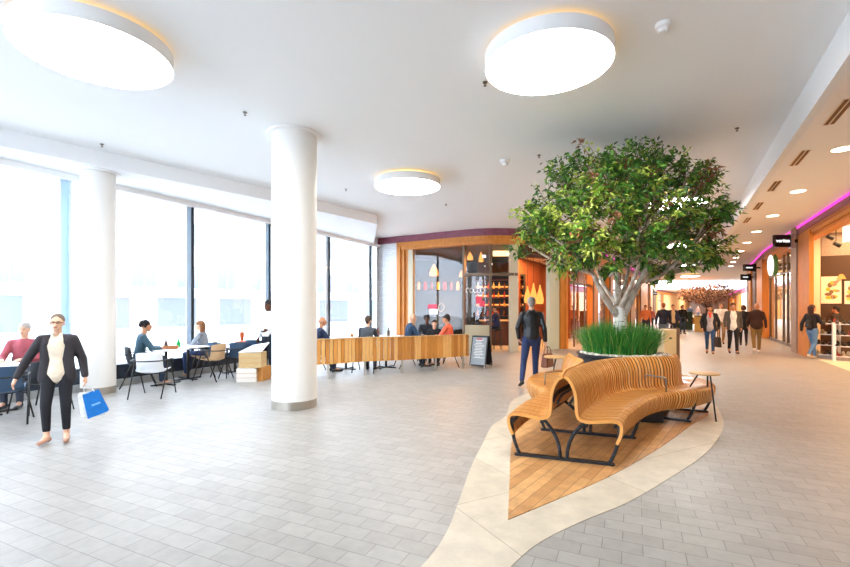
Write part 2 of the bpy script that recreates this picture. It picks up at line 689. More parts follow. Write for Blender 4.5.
# small ceiling fittings
def detector(p, lab, s=1.0):
    c = Vector((p[0], p[1], 0))
    b = MB()
    b.lathe([(0.02 * s, CZ - 0.075 * s), (0.035 * s, CZ - 0.07 * s), (0.04 * s, CZ - 0.04 * s), (0.06 * s, CZ - 0.03 * s), (0.06 * s, CZ)], c, 20)
    tag(b.build('smoke_detector', M['white'], smooth=True), lab, 'smoke detector')
def onceil(px, py, z=CZ):
    return G(px, py, z)
detector(onceil(663, 24), 'white smoke detector on the ceiling right of the big centre lamp', 1.2)
detector(onceil(505, 160), 'white smoke detector on the ceiling left of the tree crown', 1.5)
sp = mat('sprinkler_brass', '#6a6258', 0.4, metal=0.6)
for px, py, zz, lab in ((485, 82, CZ, 'tiny sprinkler head beside the left edge of the centre ceiling lamp'), (245, 112, CZ, 'tiny sprinkler head left of the thick column top'),
        (102, 144, CZ, 'tiny sprinkler head above the downstand on the left'), (346, 189, CZ, 'tiny sprinkler head right of the thick column'),
        (539, 155, CZ, 'tiny sprinkler head above the tree crown top left'), (737, 128, CZ, 'tiny sprinkler head on the ceiling right of the tree'),
        (384, 176, CZ, 'tiny sprinkler head by the small round lamp'), (446, 204, CZ, 'tiny sprinkler head right below the small round lamp')):
    c = onceil(px, py, zz)
    b = MB()
    b.lathe([(0.03, zz - 0.012), (0.03, zz)], (c.x, c.y, 0), 12)
    b.lathe([(0.008, zz - 0.045), (0.008, zz - 0.012)], (c.x, c.y, 0), 8)
    b.lathe([(0.02, zz - 0.05), (0.02, zz - 0.045)], (c.x, c.y, 0), 8)
    tag(b.build('sprinkler', sp), lab, 'sprinkler')

# downlights and air slots on the right aisle ceiling
def onc(px, py):
    return G(px, py, CZ)
ordn = ['nearest', 'second', 'third', 'fourth', 'fifth', 'sixth', 'seventh', 'eighth', 'ninth', 'tenth']
dl = [(798, 191), (772.5, 215.5), (756.5, 231.5), (747, 242.5), (740.5, 251), (736, 257.5), (733, 262), (731, 266)]
dl_pts = [onc(*p) for p in dl]
d0 = (dl_pts[0] - dl_pts[1])
dl_pts.insert(0, dl_pts[0] + d0)
dl_pts.insert(0, dl_pts[0] + d0)
for i, c in enumerate(dl_pts):
    r = root('downlight', (c.x, c.y, CZ - 0.03), label='%s downlight in the row over the right aisle' % ordn[i].capitalize() if i != 9 else 'Farthest downlight in the row over the right aisle', cat='downlight', group='downlights over the right aisle')
    b = MB()
    b.lathe([(0.13, CZ - 0.012), (0.17, CZ - 0.012), (0.17, CZ)], (c.x, c.y, 0), 28)
    b.build('rim', M['white'], r, smooth=True)
    b = MB()
    b.lathe([(0.001, CZ - 0.014), (0.145, CZ - 0.014), (0.145, CZ - 0.008)], (c.x, c.y, 0), 28)
    b.build('lens', M['dlight'], r)
    l = bpy.data.lights.new('downlight_beam', 'SPOT')
    l.energy = DOWN
    l.color = hexc('#ffbe80')
    l.spot_size = radians(110)
    l.spot_blend = 0.8
    l.shadow_soft_size = 0.12
    lo = bpy.data.objects.new('downlight_beam', l)
    COL.objects.link(lo)
    lo.location = (c.x, c.y, CZ - 0.06)
slotm = mat('slot_brown', '#7a4f2c', 0.6)
sl = [(839, 112), (799.6, 158), (774, 186), (758, 206), (747, 220)]
for i, p in enumerate(sl):
    c = onc(*p)
    r = root('air_slot', (c.x, c.y, CZ - 0.02), label='%s slotted air vent in the cream ceiling of the right aisle' % ordn[i].capitalize(), cat='air vent', group='air vents over the right aisle')
    az = radians(-29)
    for k in (-1, 1):
        b = MB()
        b.box((c.x + k * 0.035 * cos(az), c.y + k * 0.035 * sin(az), CZ - 0.006), (0.045, 0.95, 0.014), az)
        b.build('slat', slotm, r)
    b = MB()
    b.box((c.x, c.y, CZ - 0.003), (0.15, 1.0, 0.006), az)
    b.build('frame', M['cream'], r)
# ------------------------------------------------------------ café front (curved, mauve fascia)
def curve_at(P, u):
    """u: 0..len-1"""
    P = [Vector((p[0], p[1])) for p in P]
    return at_t(P, u)
CF = [tuple(curve_at(CAFE, i / 6)) for i in range(6 * (len(CAFE) - 1) + 1)]
def onpx(P, px):
    """point of a polyline seen at photo column px"""
    t = (px - 425) / FPX
    for a, b in zip(P[:-1], P[1:]):
        a, b = Vector((a[0], a[1])), Vector((b[0], b[1]))
        fa, fb = a.x - t * a.y, b.x - t * b.y
        if fa * fb <= 0:
            return a + (b - a) * (fa / (fa - fb))
    return Vector((P[-1][0], P[-1][1]))
def seg(P, pa, pb):
    """sub polyline between photo columns"""
    fx = lambda p: 425 + FPX * p[0] / p[1]
    lo, hi = min(pa, pb), max(pa, pb)
    if fx(P[0]) > fx(P[-1]):
        pa, pb = hi, lo
    else:
        pa, pb = lo, hi
    A_, B_ = onpx(P, pa), onpx(P, pb)
    out = [A_]
    for p in P:
        x = 425 + FPX * p[0] / p[1]
        if lo + 0.3 < x < hi - 0.3:
            out.append(Vector((p[0], p[1])))
    out.append(B_)
    return out
mb = MB(); mb.strip(CF, -0.02, 0.30, 4.12, CZ)
struct(mb, 'trim_4', M['mauve'])
COL.objects['trim_4']['label'] = 'mauve mosaic fascia band over the cafe front'
tw = [tuple(fac(6.9)), (-2.05, 18.3), tuple(onpx(CF, 385)), tuple(onpx(CF, 397))]
mb = MB(); mb.strip(tw, 0.0, 0.3, 0, 4.13)
struct(mb, 'wall_cafe', M['tile'])
# wooden portal
wf = seg(CF, 397, 573)
cafe = root('window_20', (wf[0].x, wf[0].y, 0), kind='structure')
mb = MB()
mb.strip(wf, -0.04, 0.10, 3.98, 4.125)
mb.strip(wf, 0.0, 0.34, 3.84, 3.99)
mb.build('wood_head', M['wood'], cafe)
mb = MB()
for a, b, o in ((397, 400.5, -0.04), (400.2, 403.6, 0.04), (403.4, 406.5, 0.12)):
    mb.strip(seg(CF, a, b), o, 0.36, 0, 4.12)
mb.build('wood_jamb', M['wood'], cafe)
mb = MB()
for a, b, o in ((562, 566, 0.04), (565.7, 569.7, 0.0), (569.4, 574, -0.04)):
    mb.strip(seg(CF, a, b), o, 0.36, 0, 4.12)
mb.build('wood_jamb', M['wood'], cafe)
GZ = 3.84
def pane(a, b, z0, z1, m=None, nm='glass_pane'):
    mb = MB(); mb.strip(seg(CF, a, b), 0.20, 0.215, z0, z1)
    mb.build(nm, m or M['glassr'], cafe)
bronze = mat('bronze_frame', '#6d5a48', 0.4, metal=0.4)
palef = mat('pale_frame', '#cfc6ac', 0.5)
def post(a, b, z0, z1, m, o0=0.12, o1=0.30, nm='post'):
    mb = MB(); mb.strip(seg(CF, a, b), o0, o1, z0, z1)
    mb.build(nm, m, cafe)
pane(411, 461, 0.1, GZ)
post(406.5, 411, 0, GZ, palef)
pane(463, 490, 2.8, GZ); pane(463, 490, 0.1, 2.72)
post(461, 463, 0, GZ, bronze)
post(489.5, 492, 0, GZ, bronze)
post(463, 520, 2.72, 2.82, bronze, nm='transom')
pane(492, 512, 2.8, GZ)
post(512, 520, 0, GZ, palef)
post(463, 490, 0.0, 0.95, mat('kick_panel', '#b8a988', 0.4), 0.16, 0.2, 'kick_panel')
post(408, 463, 0.0, 0.12, bronze, nm='sill')
post(520, 553, 3.4, GZ, M['dwood'], nm='lintel')
post(552.5, 562, 0, GZ, mat('pale_green_panel', '#cfd8c2', 0.5), nm='pale_panel')
# white illegible swirls and stickers on the glass
def onglass(px, z, off=0.17):
    p = onpx(CF, px)
    q = onpx(CF, px + 1)
    d = (q - p).normalized()
    n = Vector((-d.y, d.x))
    return Vector((p.x + n.x * off, p.y + n.y * off, z)), atan2(d.y, d.x)
stk = mat('white_decal', '#f8f8f8', 0.5)
rdk = mat('red_decal', '#e8405a', 0.5)
mb = MB()
c, a = onglass(439, 1.58)
d = Vector((cos(a), sin(a), 0))
ring = [c + d * (0.13 * cos(t)) + Vector((0, 0, 0.15 * sin(t))) for t in [i * pi / 12 for i in range(24)]]
mb.tube(ring, 0.013, 6, closed=True)
for k, px in enumerate((466, 470, 474, 478, 482)):
    c, a = onglass(px, 2.2)
    d = Vector((cos(a), sin(a), 0))
    pts = [c + d * (0.06 * cos(t)) + Vector((0, 0, 0.09 * sin(t))) for t in [radians(40 + k * 50 + i * 24) for i in range(10)]]
    mb.tube(pts, 0.013, 6)
mb.build('white_lettering', stk, cafe)
mb = MB()
c, a = onglass(478, 1.85); mb.box(c, (0.22, 0.004, 0.26), a)
c, a = onglass(481.5, 1.72); mb.box(c, (0.2, 0.004, 0.2), a)
c, a = onglass(430, 1.62); mb.box(c, (0.42, 0.004, 0.16), a)
mb.build('red_sticker', rdk, cafe)
mb = MB()
c, a = onglass(431, 1.42); mb.box(c, (0.4, 0.004, 0.2), a)
mb.build('white_sticker', stk, cafe)

# café interior
cwall = mat('cafe_wood_wall', '#8a4a22', 0.6, h2='#6c3415', scale=2, stretch=(4, 4, 0.4))
IN = [(-1.9, 18.6), (-0.7, 22.5), (6.0, 23.0), (8.3, 23.0)]
mb = MB(); mb.strip([(2.6, 22.74)] + IN[2:], -0.15, 0.0, 0, 3.9)
struct(mb, 'wall_cafe_back', cwall)
mb = MB(); mb.strip(IN[:2] + [(2.6, 22.74)], -0.15, 0.0, 0, 3.9)
struct(mb, 'wall_cafe_left', mat('reflection_blue_wall', '#33424c', .6))  # wall coloured dark blue to stand in for reflections in the left glass
mb = MB()
pl = [(p[0], p[1] + 0.35) for p in CF[3:]] + [(6.9, 19.8), (8.6, 22.6), (6.0, 23.1), (-0.7, 22.6)]
mb.prism(pl, 3.86, 3.95)
struct(mb, 'ceiling_cafe', mat('cafe_ceiling', '#5a4a40', 0.8))
# back bar shelves with bottles
sh = root('bar_shelf', (3.3, 20.0, 0), radians(-12), 'dark back bar shelving lined with glowing bottles inside the cafe', 'shelf')
mb = MB()
mb.box((0, 0.15, 1.7), (2.2, 0.05, 2.6)); mb.box((-1.1, 0, 1.5), (0.08, 0.35, 3.0)); mb.box((1.1, 0, 1.5), (0.08, 0.35, 3.0)); mb.box((0, 0, 3.0), (2.28, 0.36, 0.08))
mb.build('carcass', M['black'], sh, world=False)
for k in range(5):
    mb = MB(); mb.box((0, 0, 1.2 + k * 0.4), (2.12, 0.3, 0.03)); mb.build('shelf_board', M['dwood'], sh, world=False)
mb = MB(); mb.box((0, 0.11, 1.7), (2.1, 0.02, 0.06)); mb.box((0, 0.11, 2.5), (2.1, 0.02, 0.06)); mb.box((0, 0.11, 2.1), (2.1, 0.02, 0.06))
mb.build('light_strip', M['gold'], sh, world=False)
bcol = ['#6e3b12', '#d98a2c', '#e8c070', '#3d6b35', '#b03020', '#efe6d0']
bm_ = [mat('bottle_tone', h, 0.2) for h in bcol]
bn = 0
row_names = ['lowest', 'second', 'third', 'fourth']
for k in range(4):
    for j in range(9):
        x = -0.95 + j * 0.235 + random.uniform(-.03, .03)
        p = Vector((3.3, 20.0, 0)) + Matrix.Rotation(radians(-12), 3, 'Z') @ Vector((x, -0.02, 0))
        z = 1.22 + k * 0.4
        b = MB(); b.lathe([(0.04, z), (0.042, z + 0.16), (0.016, z + 0.22), (0.016, z + 0.29)], (p.x, p.y, 0), 10)
        o = b.build('bottle', random.choice(bm_), smooth=True)
        tag(o, 'small bottle on the %s board of the cafe back bar' % row_names[k], 'bottle', 'bottles on the %s board of the back bar' % row_names[k])
# counter
ct = root('bar_counter', (3.2, 19.0, 0), radians(-8), 'dark bar counter in front of the bottle shelves inside the cafe', 'counter')
mb = MB(); mb.box((0, 0, 0.5), (1.7, 0.5, 1.0)); mb.build('body', M['dwood'], ct, world=False)
mb = MB(); mb.box((0, 0, 1.03), (1.8, 0.62, 0.05)); mb.build('top', M['woodp'], ct, world=False)
# second shelf unit on left with jars, blue-grey
sh2 = root('wall_shelf', (1.0, 20.5, 0), 0, 'long pale wall shelf with jars seen through the left cafe glass', 'shelf')
mb = MB(); mb.box((0, 0, 2.35), (3.4, 0.3, 0.05)); mb.build('shelf_board', M['black'], sh2, world=False)
mb = MB(); mb.box((0, 0.1, 1.5), (1.2, 0.2, 1.6)); mb.build('dark_cabinet', mat('blue_grey', '#40505c', 0.5), sh2, world=False)
for j in range(9):
    x = -0.6 + j * 0.3
    b = MB(); b.lathe([(0.07, 2.38), (0.08, 2.6), (0.05, 2.68), (0.05, 2.74)], (x, 20.5, 0), 10)
    tag(b.build('jar', bm_[(j * 2) % 6], smooth=True), 'jar in the row on the wall shelf behind the left cafe glass', 'jar', 'jars on the cafe wall shelf')
# pendants
def pendant(px, Y, py0, py1, lab, r, kind=0):
    p = A(px, Y)
    z1, z0 = ZY(py0, Y), ZY(py1, Y)
    rt = root('pendant_lamp', (p.x, p.y, z0), label=lab, cat='pendant lamp', group='cafe pendant lamps')
    b = MB(); b.lathe([(r * .8, z0), (r, z0 + (z1 - z0) * .2), (r * .75, z0 + (z1 - z0) * .5), (r * .25, z0 + (z1 - z0) * .85), (r * .15, z1)], (p.x, p.y, 0), 16)
    b.build('shade', M['gold'] if kind == 0 else bm_[1], rt, smooth=True)
    b = MB(); b.cyl((p.x, p.y, z1), (p.x, p.y, 3.87), 0.008, n=6); b.build('cord', M['black'], rt)
pendant(527.5, 18.0, 286, 303, 'glowing teardrop pendant lamp in the cafe doorway, leftmost of the three', 0.14)
pendant(533.5, 17.9, 283, 304, 'glowing teardrop pendant lamp in the cafe doorway, middle of the three', 0.15)
pendant(540, 18.0, 285, 304, 'glowing teardrop pendant lamp in the cafe doorway, rightmost of the three', 0.15)
pendant(434, 18.6, 264, 276, 'orange glass pendant lamp high behind the left cafe glass', 0.2, 0)
pendant(470, 18.2, 252, 260, 'small orange pendant lamp behind the upper glass near the door, left of two', 0.13, 0)
pendant(462, 18.3, 270, 277, 'small orange pendant lamp hanging beside the cafe door post', 0.13, 0)
pendant(481, 18.2, 252, 262, 'small orange pendant lamp behind the upper glass near the door, right of two', 0.1, 0)
# lit box above door
mb = MB(); p = A(501, 17.6); mb.box((p.x, p.y, ZY(253.5, 17.6)), (0.62, 0.1, 0.2))
tag(mb.build('light_box', emit('warm_box', '#ffd28c', 1.5)), 'glowing warm light box above the cafe doorway', 'light box')
for x, y, z, pw in ((1.2, 19.4, 3.7, CAFEL), (4.6, 18.9, 3.7, CAFEL * 1.4), (6.0, 19.8, 3.7, CAFEL)):
    area('cafe_ceiling_light', (x, y, z), (0, 0, 0), 1.2, 1.2, '#ffb060', pw)
# bar stool kind
def stool(p, rz, lab):
    r = root('bar_stool', (p[0], p[1], 0), rz, lab, 'bar stool', 'cafe bar stools')
    b = MB(); b.lathe([(0.17, 0.74), (0.18, 0.76), (0.17, 0.79)], (0, 0, 0), 20); b.build('seat', M['black'], r, world=False)
    for k in range(4):
        t = pi / 4 + k * pi / 2
        b = MB(); b.tube([(0.12 * cos(t), 0.12 * sin(t), 0.75), (0.2 * cos(t), 0.2 * sin(t), 0)], 0.012, 6); b.build('leg', M['dsteel'], r, world=False)
    b = MB(); b.tube([(0.17 * cos(t), 0.17 * sin(t), 0.3) for t in [i * pi / 8 for i in range(16)]], 0.008, 6, closed=True); b.build('foot_ring', M['dsteel'], r, world=False)
stool(A(556, 17.35), 0, 'dark bar stool against the pale panel right of the cafe doorway')
stool(A(547, 17.9), 0, 'dark bar stool just inside the cafe doorway')

# ------------------------------------------------------------ left side of the corridor
LW = [(5.5, 17.3), (8.2, 21.6), (15.0, 32.6), (21.2, 42.4), (27.5, 54), (36, 70), (62, 105)]
mb = MB(); mb.strip(LW, -0.04, 0.3, 4.1, CZ)
struct(mb, 'trim_5', M['mauve'])
mb = MB(); mb.strip(LW, 0.0, 0.3, 3.75, 4.11)
struct(mb, 'trim_6', M['wood'])
mb = MB(); mb.strip(LW[:6], -0.05, -0.02, CZ - 0.07, CZ - 0.02)
struct(mb, 'trim_7', M['neon'])
LP = [(593.5, 597.5), (610, 612.5), (630.5, 634.5), (640.5, 647), (650, 652), (656, 657.5), (662, 663.5)]
pale = mat('lit_wall', '#f2dcc0', 0.7)
for i, (a, b) in enumerate(LP):
    mb = MB(); mb.strip(seg(LW, a, b), -0.05, 0.3, 0, 3.76)
    struct(mb, 'trim_%d' % (8 + i), M['wood'])
spans = [(574, 593.5), (597.5, 610), (612.5, 630.5), (634.5, 640.5), (647, 650), (652, 656), (657.5, 662)]
inner = ['#6a3317', '#e8c49a', '#5a3424', '#e9d6bd', '#d8a070', '#f0e0cc', '#e8d0b0']
for i, (a, b) in enumerate(spans):
    s_ = seg(LW, a, b)
    r = root('window_%d' % (21 + i), (s_[0].x, s_[0].y, 0), kind='structure')
    mb = MB(); mb.strip(s_, 0.14, 0.155, 0.0, 3.74); mb.build('glass_pane', M['glassr'], r)
    mb = MB()
    L = (s_[-1] - s_[0]).length
    k = max(2, int(L / 1.3))
    for j in range(k + 1):
        p = s_[0].lerp(s_[-1], j / k)
        mb.box((p.x, p.y, 1.87), (0.06, 0.06, 3.74), radians(58))
    mb.strip(s_, 0.1, 0.2, 2.55, 2.65)
    mb.build('mullions', bronze, r)
    mb = MB(); mb.strip(s_, 2.4, 2.5, 0, 3.76)
    mb.build('shop_back_wall', mat('shop_back', inner[i], 0.7), r)
    c = s_[0].lerp(s_[-1], 0.5)
    d = (s_[-1] - s_[0]).normalized()
    n = Vector((-d.y, d.x))
    area('shop_ceiling_light', (c.x + n.x * 1.3, c.y + n.y * 1.3, 3.7), (0, 0, atan2(d.y, d.x)), L * 0.8, 0.8, '#ffb873', SHOPL * L * 0.35)
mb = MB(); mb.strip(LW[:6], 2.5, 2.6, 3.76, CZ); mb.strip(LW[:6], 0.3, 2.55, 3.76, 3.82)
struct(mb, 'ceiling_shops_left', M['cream'])

# ------------------------------------------------------------ right side of the corridor
RW = [(6.15, 3.5), (8.2, 7.2), (10.26, 10.86), (13.0, 15.75), (16.65, 22.1), (20.4, 28.0), (22.8, 31.9)]
mb = MB(); mb.strip(RW, 0.0, -0.3, 4.13, CZ)
struct(mb, 'trim_15', M['mauve'])
mb = MB(); mb.strip(RW, 0.04, 0.0, CZ - 0.07, CZ - 0.02)
struct(mb, 'trim_16', M['neon'])
salmon = mat('salmon_trim', '#c07850', 0.5)
mb = MB(); mb.strip(RW, -0.03, -0.3, 4.05, 4.14)
struct(mb, 'trim_17', salmon)
mb = MB(); mb.strip(RW, -0.05, -0.35, 3.93, 4.06); mb.strip(RW, -0.1, -0.40, 3.84, 3.95)
struct(mb, 'trim_18', M['wood'])
# pillar between shoe shop and shop B
P1 = seg(RW, 797.5, 809); P2 = seg(RW, 792.5, 797.8)
mb = MB(); mb.strip(P1, 0.0, -0.12, 0, 4.06)
struct(mb, 'trim_19', M['wood'])
mb = MB(); mb.strip(P2, 0.05, -0.5, 0, CZ)
struct(mb, 'trim_20', M['greystone'])
mb = MB(); mb.strip(seg(RW, 756.5, 762), 0.0, -0.5, 0, 4.06)
struct(mb, 'trim_21', M['wood'])
mb = MB(); mb.strip(seg(RW, 752.5, 755.5), 0.0, -0.5, 0, 4.06); 
struct(mb, 'trim_22', M['dwood'])
mb = MB(); mb.strip(seg(RW, 748.6, 750.5), 0.0, -0.5, 0, 4.06)
struct(mb, 'trim_23', M['wood'])
RN = Vector((0.873, -0.488))     # into the right-hand shops
# shoe shop
p0 = onpx(RW, 799)
w0 = p0 + RN * 0.02
mb = MB(); mb.wall(w0, w0 + RN * 0.52, 0.12, 0, 4.06, -1)
struct(mb, 'wall_shoe_reveal', M['cream'])
w1 = w0 + RN * 0.54
mb = MB(); mb.wall(w1, w1 + RN * 4.5, 0.12, 0, 3.3, -1)
struct(mb, 'wall_shoe_side', M['brown'])
mb = MB(); mb.wall(w1, w1 + RN * 4.5, 0.12, 3.3, 4.06, -1)
struct(mb, 'wall_shoe_side_upper', M['greystone'])
be = w1 + RN * 4.5
mb = MB(); mb.wall(be, be - Vector((0.488, 0.873)) * 13, 0.12, 0, 4.06, 1)
struct(mb, 'wall_shoe_back', M['cream'])
mb = MB()
q = p0 - Vector((0.488, 0.873)) * 14
mb.prism([tuple(p0 + RN * 0.3), tuple(p0 + RN * 5.1), tuple(q + RN * 5.1), tuple(q + RN * 0.3)], 4.06, 4.14)
struct(mb, 'ceiling_shoe_shop', M['cream'])
mb = MB()
mb.prism([tuple(p0 + RN * 0.1), tuple(p0 + RN * 5.1), tuple(q + RN * 5.1), tuple(q + RN * 0.1)], 0.0, 0.006)
struct(mb, 'floor_shoe_shop', mat('shop_pale_floor', '#ecdcc2', 0.35))
c = p0 - Vector((0.488, 0.873)) * 2.6 + RN * 2.0
area('shoe_shop_ceiling_light', (c.x, c.y, 4.0), (0, 0, radians(-29)), 2.5, 4.5, '#ffcb90', SHOPR * 1.8)
# posters on the shoe shop wall
def on_side(s, z, off=0.015):
    p = w1 + RN * s - Vector((0.488, 0.873)) * (off + 0.12)
    return Vector((p.x, p.y, z))
def on_side_px(px):
    t = (px - 425) / FPX
    b = w1 - Vector((0.488, 0.873)) * 0.14
    # b.x + s RN.x = t (b.y + s RN.y)
    return (t * b.y - b.x) / (RN.x - t * RN.y)
ra = atan2(RN.y, RN.x)
def poster(pa, pb, pya, pyb, nm, lab, hs):
    sa, sb = on_side_px(pa), on_side_px(pb)
    cx = on_side((sa + sb) / 2, 0)
    z1, z0 = ZY(pya, cx.y), ZY(pyb, cx.y)
    r = root('poster', (cx.x, cx.y, z0), ra, lab, 'poster')
    b = MB(); b.box((0, 0, (z1 - z0) / 2), (sb - sa, 0.02, z1 - z0)); b.build('board', mat('poster_paper', '#f3ead6', 0.6), r, world=False)
    b = MB()
    random.seed(3)
    for k in range(14):
        b.mi = k % 3
        x, z = random.uniform(-.3, .3) * (sb - sa), random.uniform(.2, .8) * (z1 - z0)
        b.ell((x, -0.012, z), (random.uniform(.04, .1), 0.004, random.uniform(.03, .09)), 8)
    b.build('floral_print', [mat('print_a', hs[0], .6), mat('print_b', hs[1], .6), mat('print_c', hs[2], .6)], r, world=False)
poster(821, 841.5, 276.5, 303.5, 'poster', 'cream poster with yellow and brown print on the brown shoe shop wall', ['#e0b63c', '#a8927c', '#7d6247'])
poster(844.5, 858, 281, 304, 'poster', 'second cream poster at the right edge of the shoe shop wall', ['#e0c060', '#c08a60', '#8c6c50'])
# white lettering panel hanging high at the right edge
c = A(855, 13.6); sg = root('hanging_letter_sign', (c.x, c.y, 0), radians(-61), 'white hanging letter sign high at the right picture edge', 'sign')
mb = MB()
z1, z0 = ZY(225, 13.6), ZY(241, 13.6)
mb.prism([(-0.28, -0.02), (-0.1, -0.02), (-0.1, 0.02), (-0.28, 0.02)], z0, z1)
mb.box((0.04, 0, (z0 + z1) / 2 + 0.08), (0.07, 0.04, 0.5), R=Matrix.Rotation(radians(-28), 3, 'Y'))
mb.box((-0.06, 0, (z0 + z1) / 2 + 0.08), (0.07, 0.04, 0.5), R=Matrix.Rotation(radians(28), 3, 'Y'))
mb.prism([(0.12, -0.02), (0.28, -0.02), (0.28, 0.02), (0.12, 0.02)], z0, z1)
mb.build('letter', emit('sign_white', '#fff8ec', 1.3), sg, world=False)
mb = MB(); mb.cyl((-0.2, 0, z1), (-0.2, 0, 4.06), 0.01, n=6); mb.cyl((0.2, 0, z1), (0.2, 0, 4.06), 0.01, n=6); mb.build('hanger', M['steel'], sg, world=False)
# track spot inside the shoe shop
def spot(px, py, Y, lab):
    p = A(px, Y, ZY(py, Y))
    r = root('track_spotlight', p, label=lab, cat='spotlight', group='shoe shop spotlights')
    b = MB(); b.cyl(p + Vector((-.07, 0, 0)), p + Vector((0.09, -.05, -0.09)), 0.06, 0.075, n=12); b.build('head', M['black'], r)
    b = MB(); b.cyl(p, (p.x, p.y, 4.06), 0.012, n=6); b.build('stem', M['black'], r)
spot(836, 243, 14.3, 'black track spotlight hanging from the shoe shop ceiling')
spot(829, 236, 14.6, 'smaller black track spotlight farther into the shoe shop')
# wall lamps beside posters
for px, py, lab in ((841, 276, 'small warm lamp between the two shoe shop posters'),):
    s_ = on_side_px(px); p = on_side(s_, 0, 0.06); z = ZY(py, p.y)
    b = MB(); b.lathe([(0.12, z - 0.1), (0.05, z + 0.05), (0.001, z + 0.07)], (p.x, p.y, 0), 16)
    tag(b.build('wall_lamp', M['gold'], smooth=True), lab, 'wall lamp')

# display racks with shoes
shoem = [mat('shoe_leather', h, 0.4) for h in ('#2a1d18', '#5b3320', '#1c1c1e', '#8c2f22', '#c9b79a', '#3c2c28')]
def shoe_mesh(s=1.0):
    b = MB()
    b.cap((0, -0.06 * s, 0.035 * s), (0, 0.09 * s, 0.022 * s), 0.036 * s, 0.03 * s, n=8, rings=3)
    b.cap((0, -0.07 * s, 0.04 * s), (0, -0.07 * s, 0.075 * s), 0.034 * s, 0.03 * s, n=8, rings=3)
    b.box((0, 0.0, 0.006 * s), (0.07 * s, 0.24 * s, 0.012 * s))
    return b
def rack(px, Y, wd, lab, base=0.006):
    c = A(px, Y)
    rz = radians(-38)
    r = root('shoe_rack', (c.x, c.y, base), rz, lab, 'shoe rack', 'white shoe racks')
    hts = [0.12, 0.42, 0.75, 1.08]
    for h in hts:
        b = MB(); b.box((0, 0, h), (wd, 0.42, 0.03)); b.build('shelf', M['white'], r, world=False)
    for x in (-1, 1):
        b = MB(); b.box((x * (wd / 2 - .03), 0, 0.56), (0.07, 0.44, 1.12)); b.build('side_panel', M['white'], r, world=False)
    b = MB(); b.box((0, 0, 0.05), (wd, 0.38, 0.10)); b.build('plinth', M['greystone'], r, world=False)
    return c, rz, hts
rc = [rack(826.5, 14.0, 0.62, 'white open shoe rack beside the woman in jeans'), rack(846.5, 13.4, 0.62, 'white open shoe rack at the right picture edge')]
rk = ['left', 'right']
lv = ['bottom', 'second', 'third', 'top']
first = None
for i, (c, rz, hts) in enumerate(rc):
    for k, h in enumerate(hts):
        for j in range(4):
            b = shoe_mesh(1.35)
            x = -0.21 + j * 0.14
            p = Matrix.Rotation(rz, 3, 'Z') @ Vector((x, -0.08 + random.uniform(-.02, .02), h + 0.024))
            R = Matrix.Rotation(rz + pi + random.uniform(-.3, .3), 3, 'Z')
            b.v = [tuple(R @ Vector(v) + p + Vector((c.x, c.y, 0))) for v in b.v]
            o = b.build('shoe', random.choice(shoem), smooth=True)
            tag(o, 'shoe on the %s board of the %s white shoe rack' % (lv[k], rk[i]), 'shoe', 'shoes on the %s board of the %s rack' % (lv[k], rk[i]))

# shop B : glass front between px 762 and 792
sb = seg(RW, 762, 792.5)
r = root('window_40', (sb[0].x, sb[0].y, 0), kind='structure')
mb = MB(); mb.strip(sb, -0.3, -0.315, 0.1, 3.9); mb.build('glass_pane', M['glassr'], r)
mb = MB()
for px in (762.8, 768, 775, 779, 786, 791.5):
    p = onpx(RW, px) + RN * 0.31
    mb.box((p.x, p.y, 1.95), (0.07, 0.1, 3.9), radians(60))
mb.strip(sb, -0.27, -0.34, 3.0, 3.08); mb.strip(sb, -0.27, -0.34, 0.0, 0.12)
mb.build('mullions', bronze, r)
mb = MB(); mb.strip(sb, -4.5, -4.6, 0, 4.06); mb.build('shop_back_wall', mat('shop_b_wall', '#f3dfc2', 0.7), r)
e1, e0 = sb[0], sb[-1]
mb = MB(); mb.wall(e0 + RN * 0.4 , e0 + RN * 4.6, 0.1, 0, 4.06); mb.build('shop_side_wall', M['cream'], r)
mb = MB(); mb.strip(sb, -0.35, -4.6, 4.06, 4.14); mb.build('shop_ceiling', M['cream'], r)
mb = MB(); mb.strip(sb, -0.35, -4.5, 0.0, 0.006); mb.build('shop_floor', mat('shop_b_floor', '#e8d5b4', 0.35), r)
c = e0.lerp(e1, 0.5) + RN * 2.2
area('shop_ceiling_light', (c.x, c.y, 3.98), (0, 0, radians(-29)), 2.5, 4.5, '#ffc78c', SHOPR * 1.5)
c = e0.lerp(e1, 0.72) + RN * 1.0
# next shops towards the far end
for i, (a, b, h) in enumerate(((755.5, 756.5, '#e0b88a'), (750.5, 752.5, '#d8a878'))):
    s_ = seg(RW, a, b)
    mb = MB(); mb.strip(s_, -0.3, -0.4, 0, 4.06)
    struct(mb, 'wall_right_infill_%d' % (i + 1), mat('infill', h, 0.6))
# round white and green projecting sign
p = onpx(RW, 778) - RN * 0.25; z = ZY(265.5, p.y)
rr = root('oval_sign', (p.x, p.y, z), radians(-29), 'oval white sign with green edge projecting over the shop window', 'sign')
hh = 10.5 * p.y / FPX
mb = MB(); mb.cyl((0, -0.05, 0), (0, 0.05, 0), hh, n=40); mb.v = [(v[0] * .24, v[1], v[2]) for v in mb.v]; mb.build('face', emit('oval_white', '#fff6e8', 1.0), rr, world=False)
mb = MB(); mb.cyl((0.09, -0.045, 0), (0.09, 0.055, 0), hh * 1.02, n=40); mb.v = [(v[0] * .24 + .13, v[1], v[2]) for v in mb.v]; mb.build('edge', mat('green_rim', '#5b8a4a', 0.5), rr, world=False)
mb = MB(); mb.cyl((0.0, 0, 0), (0.35, 0, 0), 0.03, n=8); mb.build('bracket', M['dsteel'], rr, world=False)
